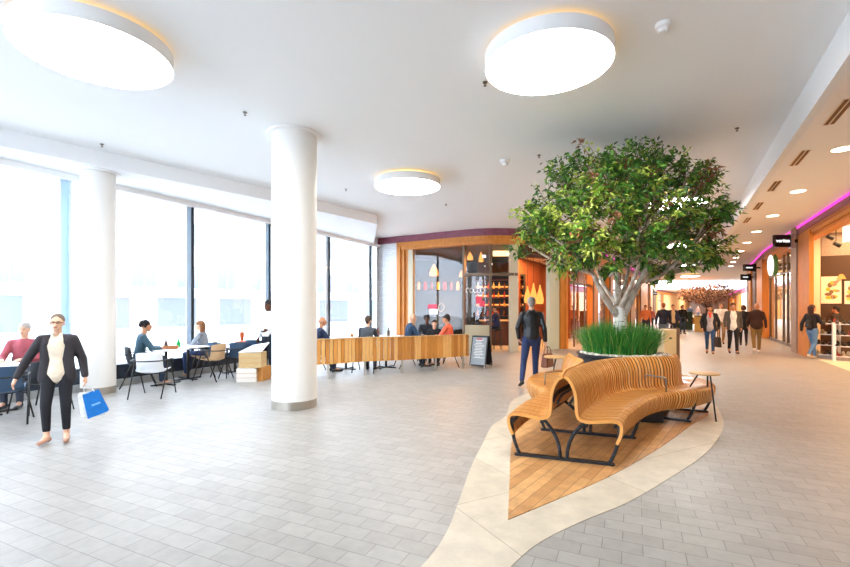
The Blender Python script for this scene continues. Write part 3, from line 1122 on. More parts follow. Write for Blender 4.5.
# red heart balloon in the window
p = onpx(RW, 775) + RN * 0.9; z = ZY(303, p.y)
mb = MB(); mb.ell((p.x - .06, p.y, z + .04), (.13, .08, .13)); mb.ell((p.x + .1, p.y, z + .04), (.13, .08, .13)); mb.cyl((p.x + .02, p.y, z - .2), (p.x + .02, p.y, z), 0.01, 0.17, n=14)
mb.cyl((p.x + .02, p.y, 0.01), (p.x + .02, p.y, z - .18), 0.012, n=6)
tag(mb.build('heart_display', mat('heart_red', '#d8201c', 0.4)), 'red heart shaped window decoration on a thin pole', 'decoration')
# clothes rails / display tables in shop B
for i, (px, off, h, cc, lab) in enumerate(((768, 1.2, 0.95, '#c9a27c', 'beige display plinth behind the left part of the shop glass'), (783, 1.5, 1.0, '#b98c66', 'tan display plinth behind the middle of the shop glass'), (787.5, 0.9, 1.5, '#7d6a5a', 'tall dark garment stand behind the shop glass'))):
    p = onpx(RW, px) + RN * off
    r2 = root('display_plinth', (p.x, p.y, 0.006), radians(-29), lab, 'display plinth')
    b = MB(); b.box((0, 0, h / 2), (0.5, 0.7, h)); b.build('body', mat('plinth_tone', cc, 0.6), r2, world=False, bevel=0.01)
    b = MB(); b.box((0, 0, h + 0.02), (0.54, 0.74, 0.04)); b.build('top', M['white'], r2, world=False)
for i, (px, cc, lab) in enumerate(((771, '#c2302a', 'red handbag displayed low in the shop window'), (773.5, '#e2d2c0', 'cream handbag displayed low in the shop window'))):
    p = onpx(RW, px) + RN * 0.62
    r2 = root('display_handbag', (p.x, p.y, 0.006), radians(-60), lab, 'handbag')
    b = MB(); b.prism([(-.22, -.08), (.22, -.08), (.18, .08), (-.18, .08)], 0, 0.34); b.build('body', mat('bag_tone', cc, 0.5), r2, world=False, bevel=0.02)
    b = MB(); b.tube([(-.1, 0, .33), (-.09, 0, .48), (0, 0, .54), (.09, 0, .48), (.1, 0, .33)], 0.01, 6); b.build('handle', M['black'], r2, world=False)

# blade signs
def blade(px0, px1, py0, py1, Y, txt, lab):
    xa = A(px0, Y); xb = A(px1, Y)
    z1, z0 = ZY(py0, Y), ZY(py1, Y)
    w_ = xb.x - xa.x
    r = root('blade_sign', ((xa.x + xb.x) / 2, Y, (z0 + z1) / 2), 0, lab, 'sign')
    b = MB(); b.box((0, 0, 0), (w_, 0.12, z1 - z0)); b.build('box', M['black'], r, world=False, bevel=0.01)
    b = MB(); b.box((w_ / 2 + 0.06, 0.0, 0), (0.11, 0.16, z1 - z0 + 0.1)); b.build('bracket', mat('silver_bracket', '#c9ccd6', 0.3, metal=0.6), r, world=False)
    b = MB(); b.box((w_ / 2 + 0.22, 0.0, 0), (0.24, 0.06, 0.1)); b.build('arm', M['dsteel'], r, world=False)
    t = text_obj('lettering', txt, emit('sign_letters', '#ffffff', 1.1), r, (0, -0.066, 0), pi / 2, 0, (z1 - z0) * 0.42)
    dg_ = bpy.context.evaluated_depsgraph_get()
    me_ = bpy.data.meshes.new_from_object(t.evaluated_get(dg_))
    nt_ = bpy.data.objects.new('lettering', me_)
    COL.objects.link(nt_); nt_.parent = r; nt_.location = t.location; nt_.rotation_euler = t.rotation_euler
    bpy.data.objects.remove(t)
    return r
blade(773.7, 789.5, 235, 247, 15.6, 'veritas', 'black blade sign reading veritas hung from the right fascia')
SGN = emit('sign_letters_dim', '#e8e8e8', 0.9)
def blade2(px0, px1, py0, py1, Y, lab, side=1):
    xa = A(px0, Y); xb = A(px1, Y)
    z1, z0 = ZY(py0, Y), ZY(py1, Y)
    w_ = xb.x - xa.x
    r = root('blade_sign', ((xa.x + xb.x) / 2, Y, (z0 + z1) / 2), 0, lab, 'sign')
    b = MB(); b.box((0, 0, 0), (w_, 0.12, z1 - z0)); b.build('box', M['black'], r, world=False)
    b = MB(); b.box((side * (w_ / 2 + 0.06), 0.0, 0), (0.10, 0.16, z1 - z0 + 0.08)); b.build('bracket', COL.objects['bracket'].data.materials[0], r, world=False)
    b = MB()
    for k in range(6):
        b.box((-w_ * .3 + k * w_ * .12, -0.064, 0), (w_ * .07, 0.01, (z1 - z0) * (.22 if k % 2 else .16)))
    b.build('lettering', SGN, r, world=False)
    b = MB(); b.box((side * (w_ / 2 + 0.25), 0.0, 0), (0.32, 0.06, 0.08)); b.build('arm', M['dsteel'], r, world=False)
blade2(743.6, 753, 264.5, 271, 23.7, 'black blade sign on the right fascia, second after the veritas one')
blade2(741, 748.5, 274.3, 280, 28.0, 'black blade sign on the right fascia, lowest and farthest of three')
blade2(651.5, 658, 280, 284.5, 36, 'small black blade sign on the left shop row under the tree crown', -1)
blade2(652.5, 657, 291.5, 295, 50, 'smallest black blade sign farther along the left shop row', -1)

# ------------------------------------------------------------ far end of the corridor
RF = [(31, 38), (43, 60), (70.7, 105)]
mb = MB(); mb.wall((22.8, 31.9), (31, 38), 0.3, 0, CZ, -1)
struct(mb, 'wall_step', M['cream'])
mb = MB(); mb.strip(RF, 0, -0.3, 0, 3.6)
struct(mb, 'wall_right_far', mat('far_lit_shops', '#f0d2a8', 0.7))
mb = MB(); mb.strip(RF, 0.02, -0.3, 3.6, CZ)
struct(mb, 'wall_right_far_fascia', M['mauve'])
mb = MB(); mb.strip(RF, 0.10, 0.03, CZ - .12, CZ - .02)
struct(mb, 'trim_24', M['neon'])
for i in range(9):
    t = i / 8
    p = Vector(RF[0]).lerp(Vector(RF[1]), t * 1.0) if i < 5 else Vector(RF[1]).lerp(Vector(RF[2]), (i - 4) / 4.5)
    mb = MB(); mb.box((p.x, p.y, 1.8), (0.5, 0.5, 3.6), radians(60)); struct(mb, 'trim_%d' % (25 + i), M['wood'])
mb = MB(); mb.wall((58, 108), (78, 103), 0.3, 0, CZ)
struct(mb, 'wall_far', mat('far_end', '#e8d8d0', 0.7))
mb = MB(); mb.strip(LW[4:], 0.12, 0.3, 0, 3.76)
struct(mb, 'wall_left_far', mat('far_left_shops', '#f2d8b6', 0.7))
for x, y in ((26, 44), (34, 56), (46, 76), (56, 92)):
    area('corridor_ceiling_light', (x, y, CZ - 0.1), (0, 0, radians(-31)), 4, 4, '#ffd0a0', 500)

# ------------------------------------------------------------ outside
def building(name, o, d, L, H, depth, cols, rows, lab, wm, wz0=4.0, hstep=3.2, gw=0.5, seed=1):
    random.seed(seed)
    d = Vector((d[0], d[1])).normalized()
    r = root(name, (o[0], o[1], -0.13), atan2(d.y, d.x), lab, 'building')
    b = MB(); b.box((L / 2, depth / 2, H / 2), (L, depth, H)); b.build('facade', wm, r, world=False)
    gl = mat('office_glass', '#74797e', 0.25)
    for j in range(rows):
        for i in range(cols):
            cx = L * (i + 0.5) / cols
            ww = L / cols * gw
            z = wz0 + j * hstep
            b = MB(); b.box((cx, -0.02, z), (ww, 0.1, 1.7)); w_ = b.build('window', gl, r, world=False)
            b = MB(); b.box((cx, -0.06, z), (0.06, 0.1, 1.7)); b.box((cx, -0.06, z - .9), (ww + .1, 0.16, 0.08)); b.build('window_frame', M['white'], w_, world=False)
    b = MB(); b.box((L / 2, -0.25, 2.9), (L, 0.5, 0.3)); b.build('cornice', mat('cornice_blue', '#8fa9bb', .6), r, world=False)
    k = int(L / 4)
    for i in range(k):
        b = MB(); b.box(((i + .5) * L / k, -0.02, 1.35), (L / k * .6, 0.1, 2.1)); b.build('shop_window', gl, r, world=False)
    return r
pw = mat('pale_render', '#eeeeec', 0.8)
building('office_building', (-30, 8), (0.35, 0.94), 20, 16, 8, 7, 4, 'pale office building across the street, behind the left column', pw, seed=2)
building('stone_building', (-22.5, 28), (0.62, 0.78), 18, 15, 8, 6, 4, 'pale stone building with window rows seen left of the thick column', mat('pale_stone_wall', '#efece6', 0.8), seed=3)
building('glass_building', (-11, 43), (0.9, 0.42), 14, 14, 6, 5, 3, 'pale building seen in the gap right of the thick column', pw, seed=4)
# ------------------------------------------------------------ island in the floor
out_px = [(421, 567), (446, 533.5), (458, 503.5), (472, 465), (484.7, 440), (492, 426), (506, 415.6)]
outer = [G(*p) for p in out_px] + [Vector(p + (0,)) for p in ((1.55, 7.8), (2.4, 8.9), (3.6, 10.0), (5.2, 11.5), (6.95, 12.9))]
right_px = [(511, 567), (541, 542), (583.5, 521), (626, 503.5), (666, 480.6), (699, 459), (715.4, 442.7), (723.7, 426), (720.4, 413), (712, 403)]
rightp = [Vector((-0.35, 1.6, 0)), Vector((0.1, 2.2, 0))] + [G(*p) for p in right_px] + [Vector(p + (0,)) for p in ((4.85, 8.3), (5.2, 9.4), (6.0, 11.0), (7.25, 12.9))]
leftp = [Vector((-0.9, 1.6, 0)), Vector((-0.42, 2.2, 0))] + outer
ol = [(p.x, p.y) for p in catmull(leftp, 5)] + [(p.x, p.y) for p in catmull(rightp, 5)][::-1]
mb = MB(); mb.prism(ol, -0.02, 0.004)
# continuation of the pale path down the corridor
mb.strip([(7.1, 12.85), (10.0, 18.0), (15.0, 26.0), (22, 38)], 0.18, -0.18, -0.02, 0.004)
STN = brickmat('pale_stone_path', '#cfc5b3', '#c4b8a3', '#9f937d', 1.6, 1.35, 0.004, rot=radians(-28), rough=0.55, var=0.14, bump=0.2, nscale=4)
struct(mb, 'floor_stone_path', STN)
dk = catmull([G(508, 520.5)] + [G(*p) for p in ((569, 495), (614, 474.5), (660, 448), (693, 424))] + [Vector((4.25, 6.75, 0)), Vector((4.45, 7.5, 0)), Vector((4.3, 8.4, 0)), Vector((3.8, 8.9, 0)), Vector((2.6, 8.6, 0)), Vector((1.7, 7.6, 0)), Vector((1.25, 6.4, 0))], 5) + [G(512, 440), G(510.5, 454)]
mb = MB(); mb.prism([(p.x, p.y) for p in dk], -0.02, 0.009)
DK = brickmat('deck_boards', '#d3a26a', '#b88550', '#80572f', 1.6, 0.10, 0.003, rot=radians(-53), rough=0.45, var=0.22, bump=0.4, offset=0.37, nscale=7)
struct(mb, 'floor_deck', DK)

# ------------------------------------------------------------ planter with tree and grass
PC = Vector((3.15, 7.2, 0))
pr = root('planter', PC, label='round dark planter filled with white pebbles inside the wooden bench', cat='planter')
mb = MB()
mb.lathe([(0.60, 0.0), (0.66, 0.02), (0.66, 0.83), (0.69, 0.84), (0.69, 0.865), (0.655, 0.865), (0.655, 0.835), (0.001, 0.835)], PC, 56)
mb.build('tub', M['dsteel'], pr, smooth=True)
random.seed(11)
mb = MB()
for k in range(1100):
    a, q = random.uniform(0, 2 * pi), 0.63 * sqrt(random.random() ** 0.6)
    s_ = random.uniform(.018, .032)
    mb.mi = random.randrange(3)
    mb.ell((PC.x + q * cos(a), PC.y + q * sin(a), 0.845 + random.uniform(0, .03)), (s_, s_ * random.uniform(.7, 1.1), s_ * .6), 6)
tag(mb.build('pebbles', [mat('pebble_%d' % i, h, 0.7) for i, h in enumerate(('#efe9dc', '#d8cfbe', '#c4b8a4'))], pr, smooth='all'), kind='stuff')

random.seed(5)
mb = MB()
for k in range(5200):
    a, q = random.uniform(0, 2 * pi), 0.53 * sqrt(random.random())
    x, y = PC.x - .03 + q * cos(a), PC.y + .04 + q * sin(a)
    if Vector((x - PC.x, y - PC.y)).length < 0.11:
        continue
    h = random.uniform(.38, .60) * (1.05 - 0.25 * (q / .53) ** 2)
    lean = random.uniform(.02, .22) * (0.5 + q / .6)
    b = a + random.uniform(-.9, .9)
    dx, dy = cos(b) * lean, sin(b) * lean
    wv = random.uniform(.0035, .006)
    wa = random.uniform(0, pi)
    wx, wy = cos(wa) * wv, sin(wa) * wv
    mb.mi = random.choices((0, 1, 2, 3), (4, 4, 3, 1))[0]
    vs = []
    for t in (0, .4, .75, 1):
        cx, cy, cz = x + dx * t * t, y + dy * t * t, .83 + h * (t - .12 * t * t * (lean / .2))
        ws = 1 - t * .85
        vs += [(cx - wx * ws, cy - wy * ws, cz), (cx + wx * ws, cy + wy * ws, cz)]
    mb.add(vs, [(0, 1, 3, 2), (2, 3, 5, 4), (4, 5, 7, 6)])
gm = [mat('grass_%d' % i, h, 0.5) for i, h in enumerate(('#2f8a2c', '#1f6f28', '#57a83a', '#a8b45a'))]
gr = mb.build('ornamental_grass', gm)
tag(gr, 'tuft of bright green ornamental grass filling the round planter', 'grass', kind='stuff')

# ---- tree
random.seed(21)
tr = root('indoor_tree', (PC.x, PC.y, 0.78), label='leafy green indoor tree with white birch trunk growing from the round planter', cat='tree')
bark = bpy.data.materials.new('birch_bark'); bark.use_nodes = True
nt = bark.node_tree; bs = nt.nodes['Principled BSDF']; bs.inputs['Roughness'].default_value = 0.7
tc = nt.nodes.new('ShaderNodeTexCoord'); mp = nt.nodes.new('ShaderNodeMapping'); mp.inputs['Scale'].default_value = (6, 6, 22)
nz = nt.nodes.new('ShaderNodeTexNoise'); nz.inputs['Scale'].default_value = 1.3; nz.inputs['Detail'].default_value = 5
cr = nt.nodes.new('ShaderNodeValToRGB')
cr.color_ramp.elements[0].position = 0.34; cr.color_ramp.elements[0].color = (*hexc('#5a4332'), 1)
cr.color_ramp.elements[1].position = 0.46; cr.color_ramp.elements[1].color = (*hexc('#e9e2d6'), 1)
nt.links.new(tc.outputs['Object'], mp.inputs[0]); nt.links.new(mp.outputs[0], nz.inputs['Vector']); nt.links.new(nz.outputs['Fac'], cr.inputs[0]); nt.links.new(cr.outputs[0], bs.inputs['Base Color'])
TB = Vector((PC.x - 0.03, PC.y, 0.78))
T1 = Vector((PC.x - 0.02, PC.y - .02, 1.30))
T2 = Vector((PC.x - 0.06, PC.y, 1.62))
mb = MB()
mb.tube(catmull([TB, Vector((TB.x + .02, TB.y, 1.0)), T1, T2], 5), [0.115, .105, .1, .095, .093, .092, .09, .09, .09, .09, .092, .094, .096, .09, .08, .06], 14)
mb.build('trunk', bark, tr, smooth='all')
# clumps: photo column, row, radius (m), depth offset
cl = [(637, 150, .42, 0), (600, 160, .42, -.3), (665, 158, .42, .3), (632, 172, .5, -.6), (690, 168, .38, 0), (577, 176, .4, .2),
      (560, 168, .3, -.2), (610, 190, .5, -.9), (650, 190, .5, -.7), (705, 186, .36, .3), (545, 200, .36, 0), (523, 208, .24, .1), (575, 212, .42, -.6),
      (540, 232, .40, .1), (525, 244, .30, 0), (560, 246, .38, -.4), (598, 226, .45, -.95), (640, 222, .45, -.9), (680, 212, .42, -.5), (712, 210, .36, 0), (726, 208, .18, 0),
      (700, 232, .42, .1), (718, 246, .30, .2), (672, 244, .42, -.5), (640, 250, .36, -.6), (605, 252, .36, -.7), (690, 258, .34, .1), (665, 270, .26, .1),
      (578, 262, .28, -.2), (620, 205, .5, .7), (580, 200, .45, .8), (670, 200, .45, .9), (640, 235, .4, .7), (600, 240, .36, .8), (700, 222, .4, .8), (562, 225, .4, .7), (640, 160, .4, .7), (613, 268, .2, .2), (648, 268, .24, .4),
      (556, 264, .22, .1), (706, 170, .24, -.1), (655, 142, .22, 0), (620, 148, .26, .2), (708, 262, .2, .1), (533, 222, .3, -.3), (588, 166, .3, -.4)]
cls = []
for px, py, r_, dy in cl:
    Y = 7.2 + dy
    cls.append((Vector(((px - 425) * Y / FPX, Y, min(ZY(py, Y), 4.20 - r_ * .55))), r_))
# main limbs
forks = [Vector((PC.x - .52, PC.y - .15, 2.12)), Vector((PC.x - .05, PC.y + .1, 2.2)), Vector((PC.x + .42, PC.y - .05, 2.30)), Vector((PC.x + .1, PC.y - .45, 2.35)), Vector((PC.x + .75, PC.y + .1, 2.15)), Vector((PC.x - .25, PC.y + .45, 2.3)), Vector((PC.x + .35, PC.y + .5, 2.35))]
starts = [T1 + Vector((-.02, 0, .12)), T2, T1 + Vector((.03, 0, .15)), T2 - Vector((0, 0, .08)), None, T2, T2]
starts[4] = forks[2].lerp(starts[2], .35)
rad = [.062, .062, .066, .045, .035, .04, .04]
tips = []
br = MB()
for f, s_, r_ in zip(forks, starts, rad):
    mid = s_.lerp(f, .5) + Vector((random.uniform(-.03, .03), random.uniform(-.03, .03), -.03))
    br.tube(catmull([s_, mid, f], 5), [r_ * (1 - .45 * i / 10) for i in range(11)], 10)
twigs = MB()
leaf_at = []
for c, r_ in cls:
    f = min(forks, key=lambda q: (q - c).length + abs(q.y - c.y) * .3)
    end = c - (c - f).normalized() * r_ * .2
    m1 = f.lerp(end, .5) + Vector((random.uniform(-.08, .08), random.uniform(-.08, .08), random.uniform(-.12, .02)))
    path = catmull([f, m1, end], 5)
    br.tube(path, [.026 * (1 - .7 * i / 10) + .004 for i in range(11)], 7)
    nt_ = int(14 * (r_ / .4) ** 2) + 4
    for k in range(nt_):
        d = Vector((random.gauss(0, 1), random.gauss(0, 1), random.gauss(0, .62)))
        d.normalize()
        e = c + d * (r_ * random.uniform(.55, 1.15))
        if e.z > 4.22:
            e.z = 4.22
        s0 = path[random.randint(5, 10)]
        m = s0.lerp(e, .55) + Vector((0, 0, random.uniform(0, .08)))
        tp = catmull([s0, m, e], 3)
        twigs.tube(tp, [.007, .006, .005, .004, .0035, .003, .002], 5)
        leaf_at.append((tp, d))
br.build('branches', mat('branch_bark', '#d9cdbb', .75, h2='#94806a', scale=9), tr, smooth='all')
tag(twigs.build('twigs', mat('twig_brown', '#6b4f38', 0.7), tr), kind='stuff')
LM = [mat('leaf_%d' % i, h, 0.42, spec=0.4) for i, h in enumerate(('#3a6a22', '#4a8028', '#74a034', '#b4c454', '#274e1c', '#8a5a3c'))]
for m_ in LM:
    b_ = m_.node_tree.nodes['Principled BSDF']
lv = MB()
def leaf(p, d, L, W, mi):
    d = d.normalized()
    side = d.cross(Vector((0, 0, 1)))
    if side.length < .05:
        side = Vector((1, 0, 0))
    side.normalize()
    roll = random.uniform(-1.0, 1.0)
    side = Matrix.Rotation(roll, 3, d) @ side
    up = side.cross(d)
    mid = p + d * L * .45 - up * L * .05
    tip = p + d * L - Vector((0, 0, L * .15))
    q1 = p + d * L * .4 + side * W + up * W * .4
    q2 = p + d * L * .4 - side * W + up * W * .4
    lv.mi = mi
    lv.add([p, q1, mid, q2, tip], [(0, 1, 2), (0, 2, 3), (1, 4, 2), (2, 4, 3)])
for tp, d in leaf_at:
    bright = random.random() < (.38 if tp[-1].x < PC.x + .35 and tp[-1].z < 3.6 else .12)  # highlights on the lower left clumps painted in with lighter leaf colours
    red = random.random() < .03
    n_ = random.randint(20, 30)
    for k in range(n_):
        t = random.uniform(.35, 1.0) * (len(tp) - 1)
        i = min(int(t), len(tp) - 2)
        p = tp[i].lerp(tp[i + 1], t - i)
        along = (tp[i + 1] - tp[i]).normalized()
        dd = along * random.uniform(.2, 1) + Vector((random.gauss(0, .8), random.gauss(0, .8), random.gauss(-.25, .4)))
        off = Vector((random.gauss(0, .035), random.gauss(0, .035), random.gauss(0, .03)))
        q = p + off
        if q.z > 4.25:
            q.z = 4.25 - random.uniform(0, .05)
        mi = random.choices((0, 1, 2, 3, 4), (5, 5, 3, 1, 3))[0]
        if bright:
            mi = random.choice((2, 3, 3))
        if red:
            mi = 5
        leaf(q, dd, random.uniform(.065, .115), random.uniform(.015, .026), mi)
tag(lv.build('foliage', LM, tr), kind='stuff')
print('leaves', len(lv.f) // 4)

# ------------------------------------------------------------ slatted bench
def V2(*p): return [Vector((a, b, 0)) for a, b in p]
RF_ = V2((1.95, 4.46), (2.24, 4.93), (2.58, 5.37), (2.85, 5.68), (3.2, 5.95), (3.55, 6.08), (3.85, 6.25), (4.15, 6.50), (4.36, 6.81), (4.42, 7.2), (4.34, 7.65), (4.1, 8.05), (3.7, 8.35), (3.2, 8.47))
RB_ = V2((1.56, 4.60), (1.80, 5.05), (2.13, 5.52), (2.40, 5.90), (2.80, 6.22), (3.18, 6.35), (3.58, 6.48), (3.86, 6.78), (3.97, 6.98), (4.0, 7.2), (3.95, 7.5), (3.8, 7.8), (3.5, 8.0), (3.2, 8.07))
RT_ = V2((1.435, 4.645), (1.63, 5.10), (1.95, 5.60), (2.27, 5.98), (2.70, 6.33), (3.14, 6.45), (3.52, 6.56), (3.79, 6.83), (3.92, 7.0), (3.93, 7.2), (3.88, 7.5), (3.7, 7.8), (3.45, 7.95), (3.2, 8.0))
LF_ = V2((0.90, 4.84), (1.12, 5.30), (1.42, 5.80), (1.62, 6.20), (1.58, 6.65), (1.62, 7.1), (1.82, 7.6), (2.2, 8.05), (2.7, 8.35), (3.1, 8.46))
LB_ = V2((1.30, 4.70), (1.49, 5.16), (1.80, 5.66), (2.02, 6.08), (2.03, 6.60), (2.12, 7.0), (2.3, 7.4), (2.5, 7.75), (2.8, 7.98), (3.1, 8.06))
LT_ = V2((1.425, 4.655), (1.62, 5.12), (1.93, 5.62), (2.13, 6.05), (2.17, 6.55), (2.25, 6.95), (2.38, 7.4), (2.55, 7.7), (2.83, 7.93), (3.12, 8.0))
def rib_profile(F, B, T, back):
    f = (F - B).normalized()
    zz = lambda p, z: Vector((p.x, p.y, z))
    pts = [zz(F - f * .045, .235), zz(F - f * .012, .31), zz(F - f * .0, .40), zz(F - f * .025, .445), zz(F - f * .10, .455), zz(F.lerp(B, .6), .437), zz(B + f * .09, .430)]
    if back:
        pts += [zz(B + f * .015, .455), zz(B - f * .01, .53), zz(B.lerp(T, .14), .68), zz(B.lerp(T, .36), .785), zz(B.lerp(T, .70), .857), zz(T, .876)]
    else:
        pts += [zz(B + f * .02, .428), zz(B.lerp(T, .6), .425)]
    return pts
def resample(P, n):
    out = []
    for i in range(n):
        out.append(at_t(P, i / (n - 1) * (len(P) - 1)))
    return out
def make_ribs(Fg, Bg, Tg, t0, t1, back, pitch, wmin, wmax, fill=.7, thick=.034):
    # arc length along the middle of B and F
    S = []
    N = 400
    prev = None
    acc = 0
    for i in range(N + 1):
        t = t0 + (t1 - t0) * i / N
        p = at_t(Bg, t).lerp(at_t(Fg, t), .35)
        if prev is not None:
            acc += (p - prev).length
        S.append((acc, t)); prev = p
    n = max(2, int(acc / pitch))
    profs = []
    j = 0
    for k in range(n + 1):
        s_ = acc * k / n
        while j < N and S[j + 1][0] < s_:
            j += 1
        t = S[min(j, N)][1]
        profs.append(resample(rib_profile(at_t(Fg, t), at_t(Bg, t), at_t(Tg, t), back), 30 if back else 18))
    m = MB()
    L = len(profs[0])
    for k, P in enumerate(profs):
        a = profs[max(0, k - 1)]
        b = profs[min(n, k + 1)]
        div = (min(n, k + 1) - max(0, k - 1)) or 1
        vs = []
        for i in range(L):
            tv = b[i] - a[i]
            tv.z = 0
            loc = tv.length / div
            if tv.length < 1e-5:
                tv = Vector((1, 0, 0))
            tv.normalize()
            w_ = max(wmin, min(wmax, loc * fill)) / 2
            w_ = min(w_, max(loc * .42, .004))
            q = P[min(L - 1, i + 1)] - P[max(0, i - 1)]
            nn = q.cross(tv)
            nn.normalize()
            h_ = thick / 2
            vs += [P[i] - tv * w_ - nn * h_, P[i] + tv * w_ - nn * h_, P[i] + tv * w_ + nn * h_, P[i] - tv * w_ + nn * h_]
        fs = []
        for i in range(L - 1):
            o, e = 4 * i, 4 * i + 4
            for c in range(4):
                fs.append((o + c, o + (c + 1) % 4, e + (c + 1) % 4, e + c))
        fs.append((3, 2, 1, 0)); o = 4 * (L - 1); fs.append((o, o + 1, o + 2, o + 3))
        n0 = len(m.m)
        m.add(vs, fs)
        tone = (0, 1, 0, 2, 1, 0, 2)[k % 7]
        for q_ in range(n0, len(m.m)):
            c = (q_ - n0) % 4
            side = q_ - n0 < 4 * (L - 1) and c in (1, 3)
            m.m[q_] = 3 if side and not (k == 0 and c == 3) and not (k == 0 and c == 1) else tone  # oiled ply edges, painted darker between ribs to deepen the gap shade
    return m
bw_ = [mat('bench_ply_%d' % i_, a_, 0.36, h2=b_, scale=2.2, coat=0.2) for i_, (a_, b_) in enumerate((('#eeaa58', '#e49c48'), ('#e39a44', '#d88c38'), ('#f0b872', '#e6a65a')))] + [mat('ply_edge_gap_shade', '#a9692e', .6)]
bench = root('slatted_bench', (2.2, 5.9, 0.009), label='winding double-sided bench of bent honey-coloured wooden slats on black steel legs', cat='bench')
make_ribs(RF_, RB_, RT_, 0, 7.0, True, .050, .014, .036, .62, .030).build('slatted_seat_right', bw_, bench)
make_ribs(RF_, RB_, RT_, 7.12, 12.9, False, .075, .02, .052, .66, .034).build('slatted_seat_end', bw_, bench)
make_ribs(LF_, LB_, LT_, 0, 5.0, True, .050, .014, .036, .62, .030).build('slatted_seat_left', bw_, bench)
make_ribs(LF_, LB_, LT_, 5.15, 8.9, False, .06, .02, .040, .66, .034).build('slatted_seat_rear', bw_, bench)
# steel rails under the slats
def rail(g, h, t0, t1, mix, z, r=.016):
    pts = []
    n = int((t1 - t0) * 6)
    for i in range(n + 1):
        t = t0 + (t1 - t0) * i / n
        p = at_t(g, t).lerp(at_t(h, t), mix)
        pts.append((p.x, p.y, z))
    m = MB(); m.tube(pts, r, 6)
    return m
for g, h, t0, t1, mx, z in ((RF_, RB_, .05, 12.8, .15, .40), (RF_, RB_, .05, 12.8, .8, .385), (LF_, LB_, .05, 8.8, .15, .40), (LF_, LB_, .05, 8.8, .8, .385), (RB_, RT_, .05, 7, .6, .60), (LB_, LT_, .05, 5, .6, .60)):
    rail(g, h, t0, t1, mx, z).build('rail', M['dsteel'], bench, smooth='all')
# flat black spine bars seen in the end of the hump and under the front lip
def flatbar(a, b, m, w=.05, t=.012):
    a, b = Vector(a), Vector(b)
    d = (b - a).normalized(); s_, u = frame_of(d)
    c = (a + b) / 2
    m.box(c, ((b - a).length, t, w), R=Matrix((d, s_, u)).transposed())
for g, h, z in ((LB_, LT_, .63), (RB_, RT_, .63)):
    m = MB()
    for i in range(8):
        t, t2 = .06 + i * .42, .06 + (i + 1) * .42
        p, q = at_t(g, t).lerp(at_t(h, t), .05 + .25), at_t(g, t2).lerp(at_t(h, t2), .05 + .25)
        flatbar((p.x, p.y, z), (q.x, q.y, z), m)
    m.build('spine_bar', M['dsteel'], bench)
for g, h in ((LF_, LB_), (RF_, RB_)):
    m = MB()
    for i in range(9):
        t, t2 = .06 + i * .42, .06 + (i + 1) * .42
        p, q = at_t(g, t).lerp(at_t(h, t), .09), at_t(g, t2).lerp(at_t(h, t2), .09)
        flatbar((p.x, p.y, .375), (q.x, q.y, .375), m, w=.045)
    m.build('spine_bar', M['dsteel'], bench)
def legframe(t, tl=None, both=True):
    tl = t if tl is None else tl
    FR, BR, TR = at_t(RF_, t), at_t(RB_, t), at_t(RT_, t)
    FL, BL = at_t(LF_, tl), at_t(LB_, tl)
    e = .0
    z = lambda p, h: Vector((p.x, p.y, h))
    d = (FR - FL).normalized() if both else (FR - BR).normalized()
    mid = (FL + FR) / 2 if both else BR - d * .05
    m = MB()
    a_, b_ = (z(FL + d * .09, .02), z(FR - d * .10, .02)) if both else (z(mid, .02), z(FR - d * .1, .02))
    flatbar(a_, b_, m, w=.03, t=.055)
    m.build('base_bar', M['dsteel'], bench)
    def leg(top, foot, bul):
        pts = []
        for i_ in range(13):
            u = i_ / 12
            hx = (1 - (1 - u) ** 2.4) if bul == 'in' else u ** 2.2
            pts.append(Vector((top.x + (foot.x - top.x) * hx, top.y + (foot.y - top.y) * hx, top.z + (foot.z - top.z) * u)))
        m = MB()
        side = d.cross(Vector((0, 0, 1))).normalized()
        for q0, q1 in zip(pts[:-1], pts[1:]):
            m.cyl(q0, q1, .019, n=8)
            m.ell(q1, (.019,) * 3, 8)
        m.build('leg', M['dsteel'], bench, smooth='all')
    if both:
        leg(z(FL + d * .025, .40), z(FL + d * .11, .025), 'out')
        leg(z(BL - d * .06, .41), z(mid - d * .035, .025), 'in')
        leg(z(BR + d * .06, .41), z(mid + d * .035, .025), 'in')
        leg(z(FR - d * .025, .40), z(FR - d * .12, .025), 'out')
    else:
        leg(z(BR, .40), z(mid, .025), 'in')
        leg(z(FR - d * .02, .38), z(FR - d * .12, .025), 'out')
    for p in (a_, b_):
        m = MB(); m.cyl((p.x, p.y, .0), (p.x, p.y, .03), .035, n=14); m.build('foot', M['dsteel'], bench)
legframe(.10)
legframe(2.1)
legframe(7.9, both=False)
legframe(5.6, both=False)
# armrests
def arm(pts, nm='armrest'):
    m = MB(); m.tube(catmull(pts, 1) if False else pts, .011, 8); m.build(nm, mat('arm_steel', '#8b867c', 0.35, metal=0.8), bench, smooth='all')
arm([(3.06, 6.27, .60), (3.065, 6.25, .645), (3.09, 6.24, .655), (3.20, 6.02, .655), (3.212, 6.0, .645), (3.215, 5.995, .44)])
arm([(2.15, 6.74, .62), (2.13, 6.73, .645), (1.80, 6.60, .645), (1.755, 6.575, .635), (1.75, 6.57, .44)])
# black pedestal under the right part
m = MB(); m.prism([(2.98, 6.20), (3.28, 6.18), (3.36, 6.48), (3.02, 6.52)], .0, .34)
m.build('pedestal', M['black'], bench, bevel=.01)
m = MB(); m.cyl((4.16, 6.66, .05), (4.36, 6.62, .05), .04, n=10); 
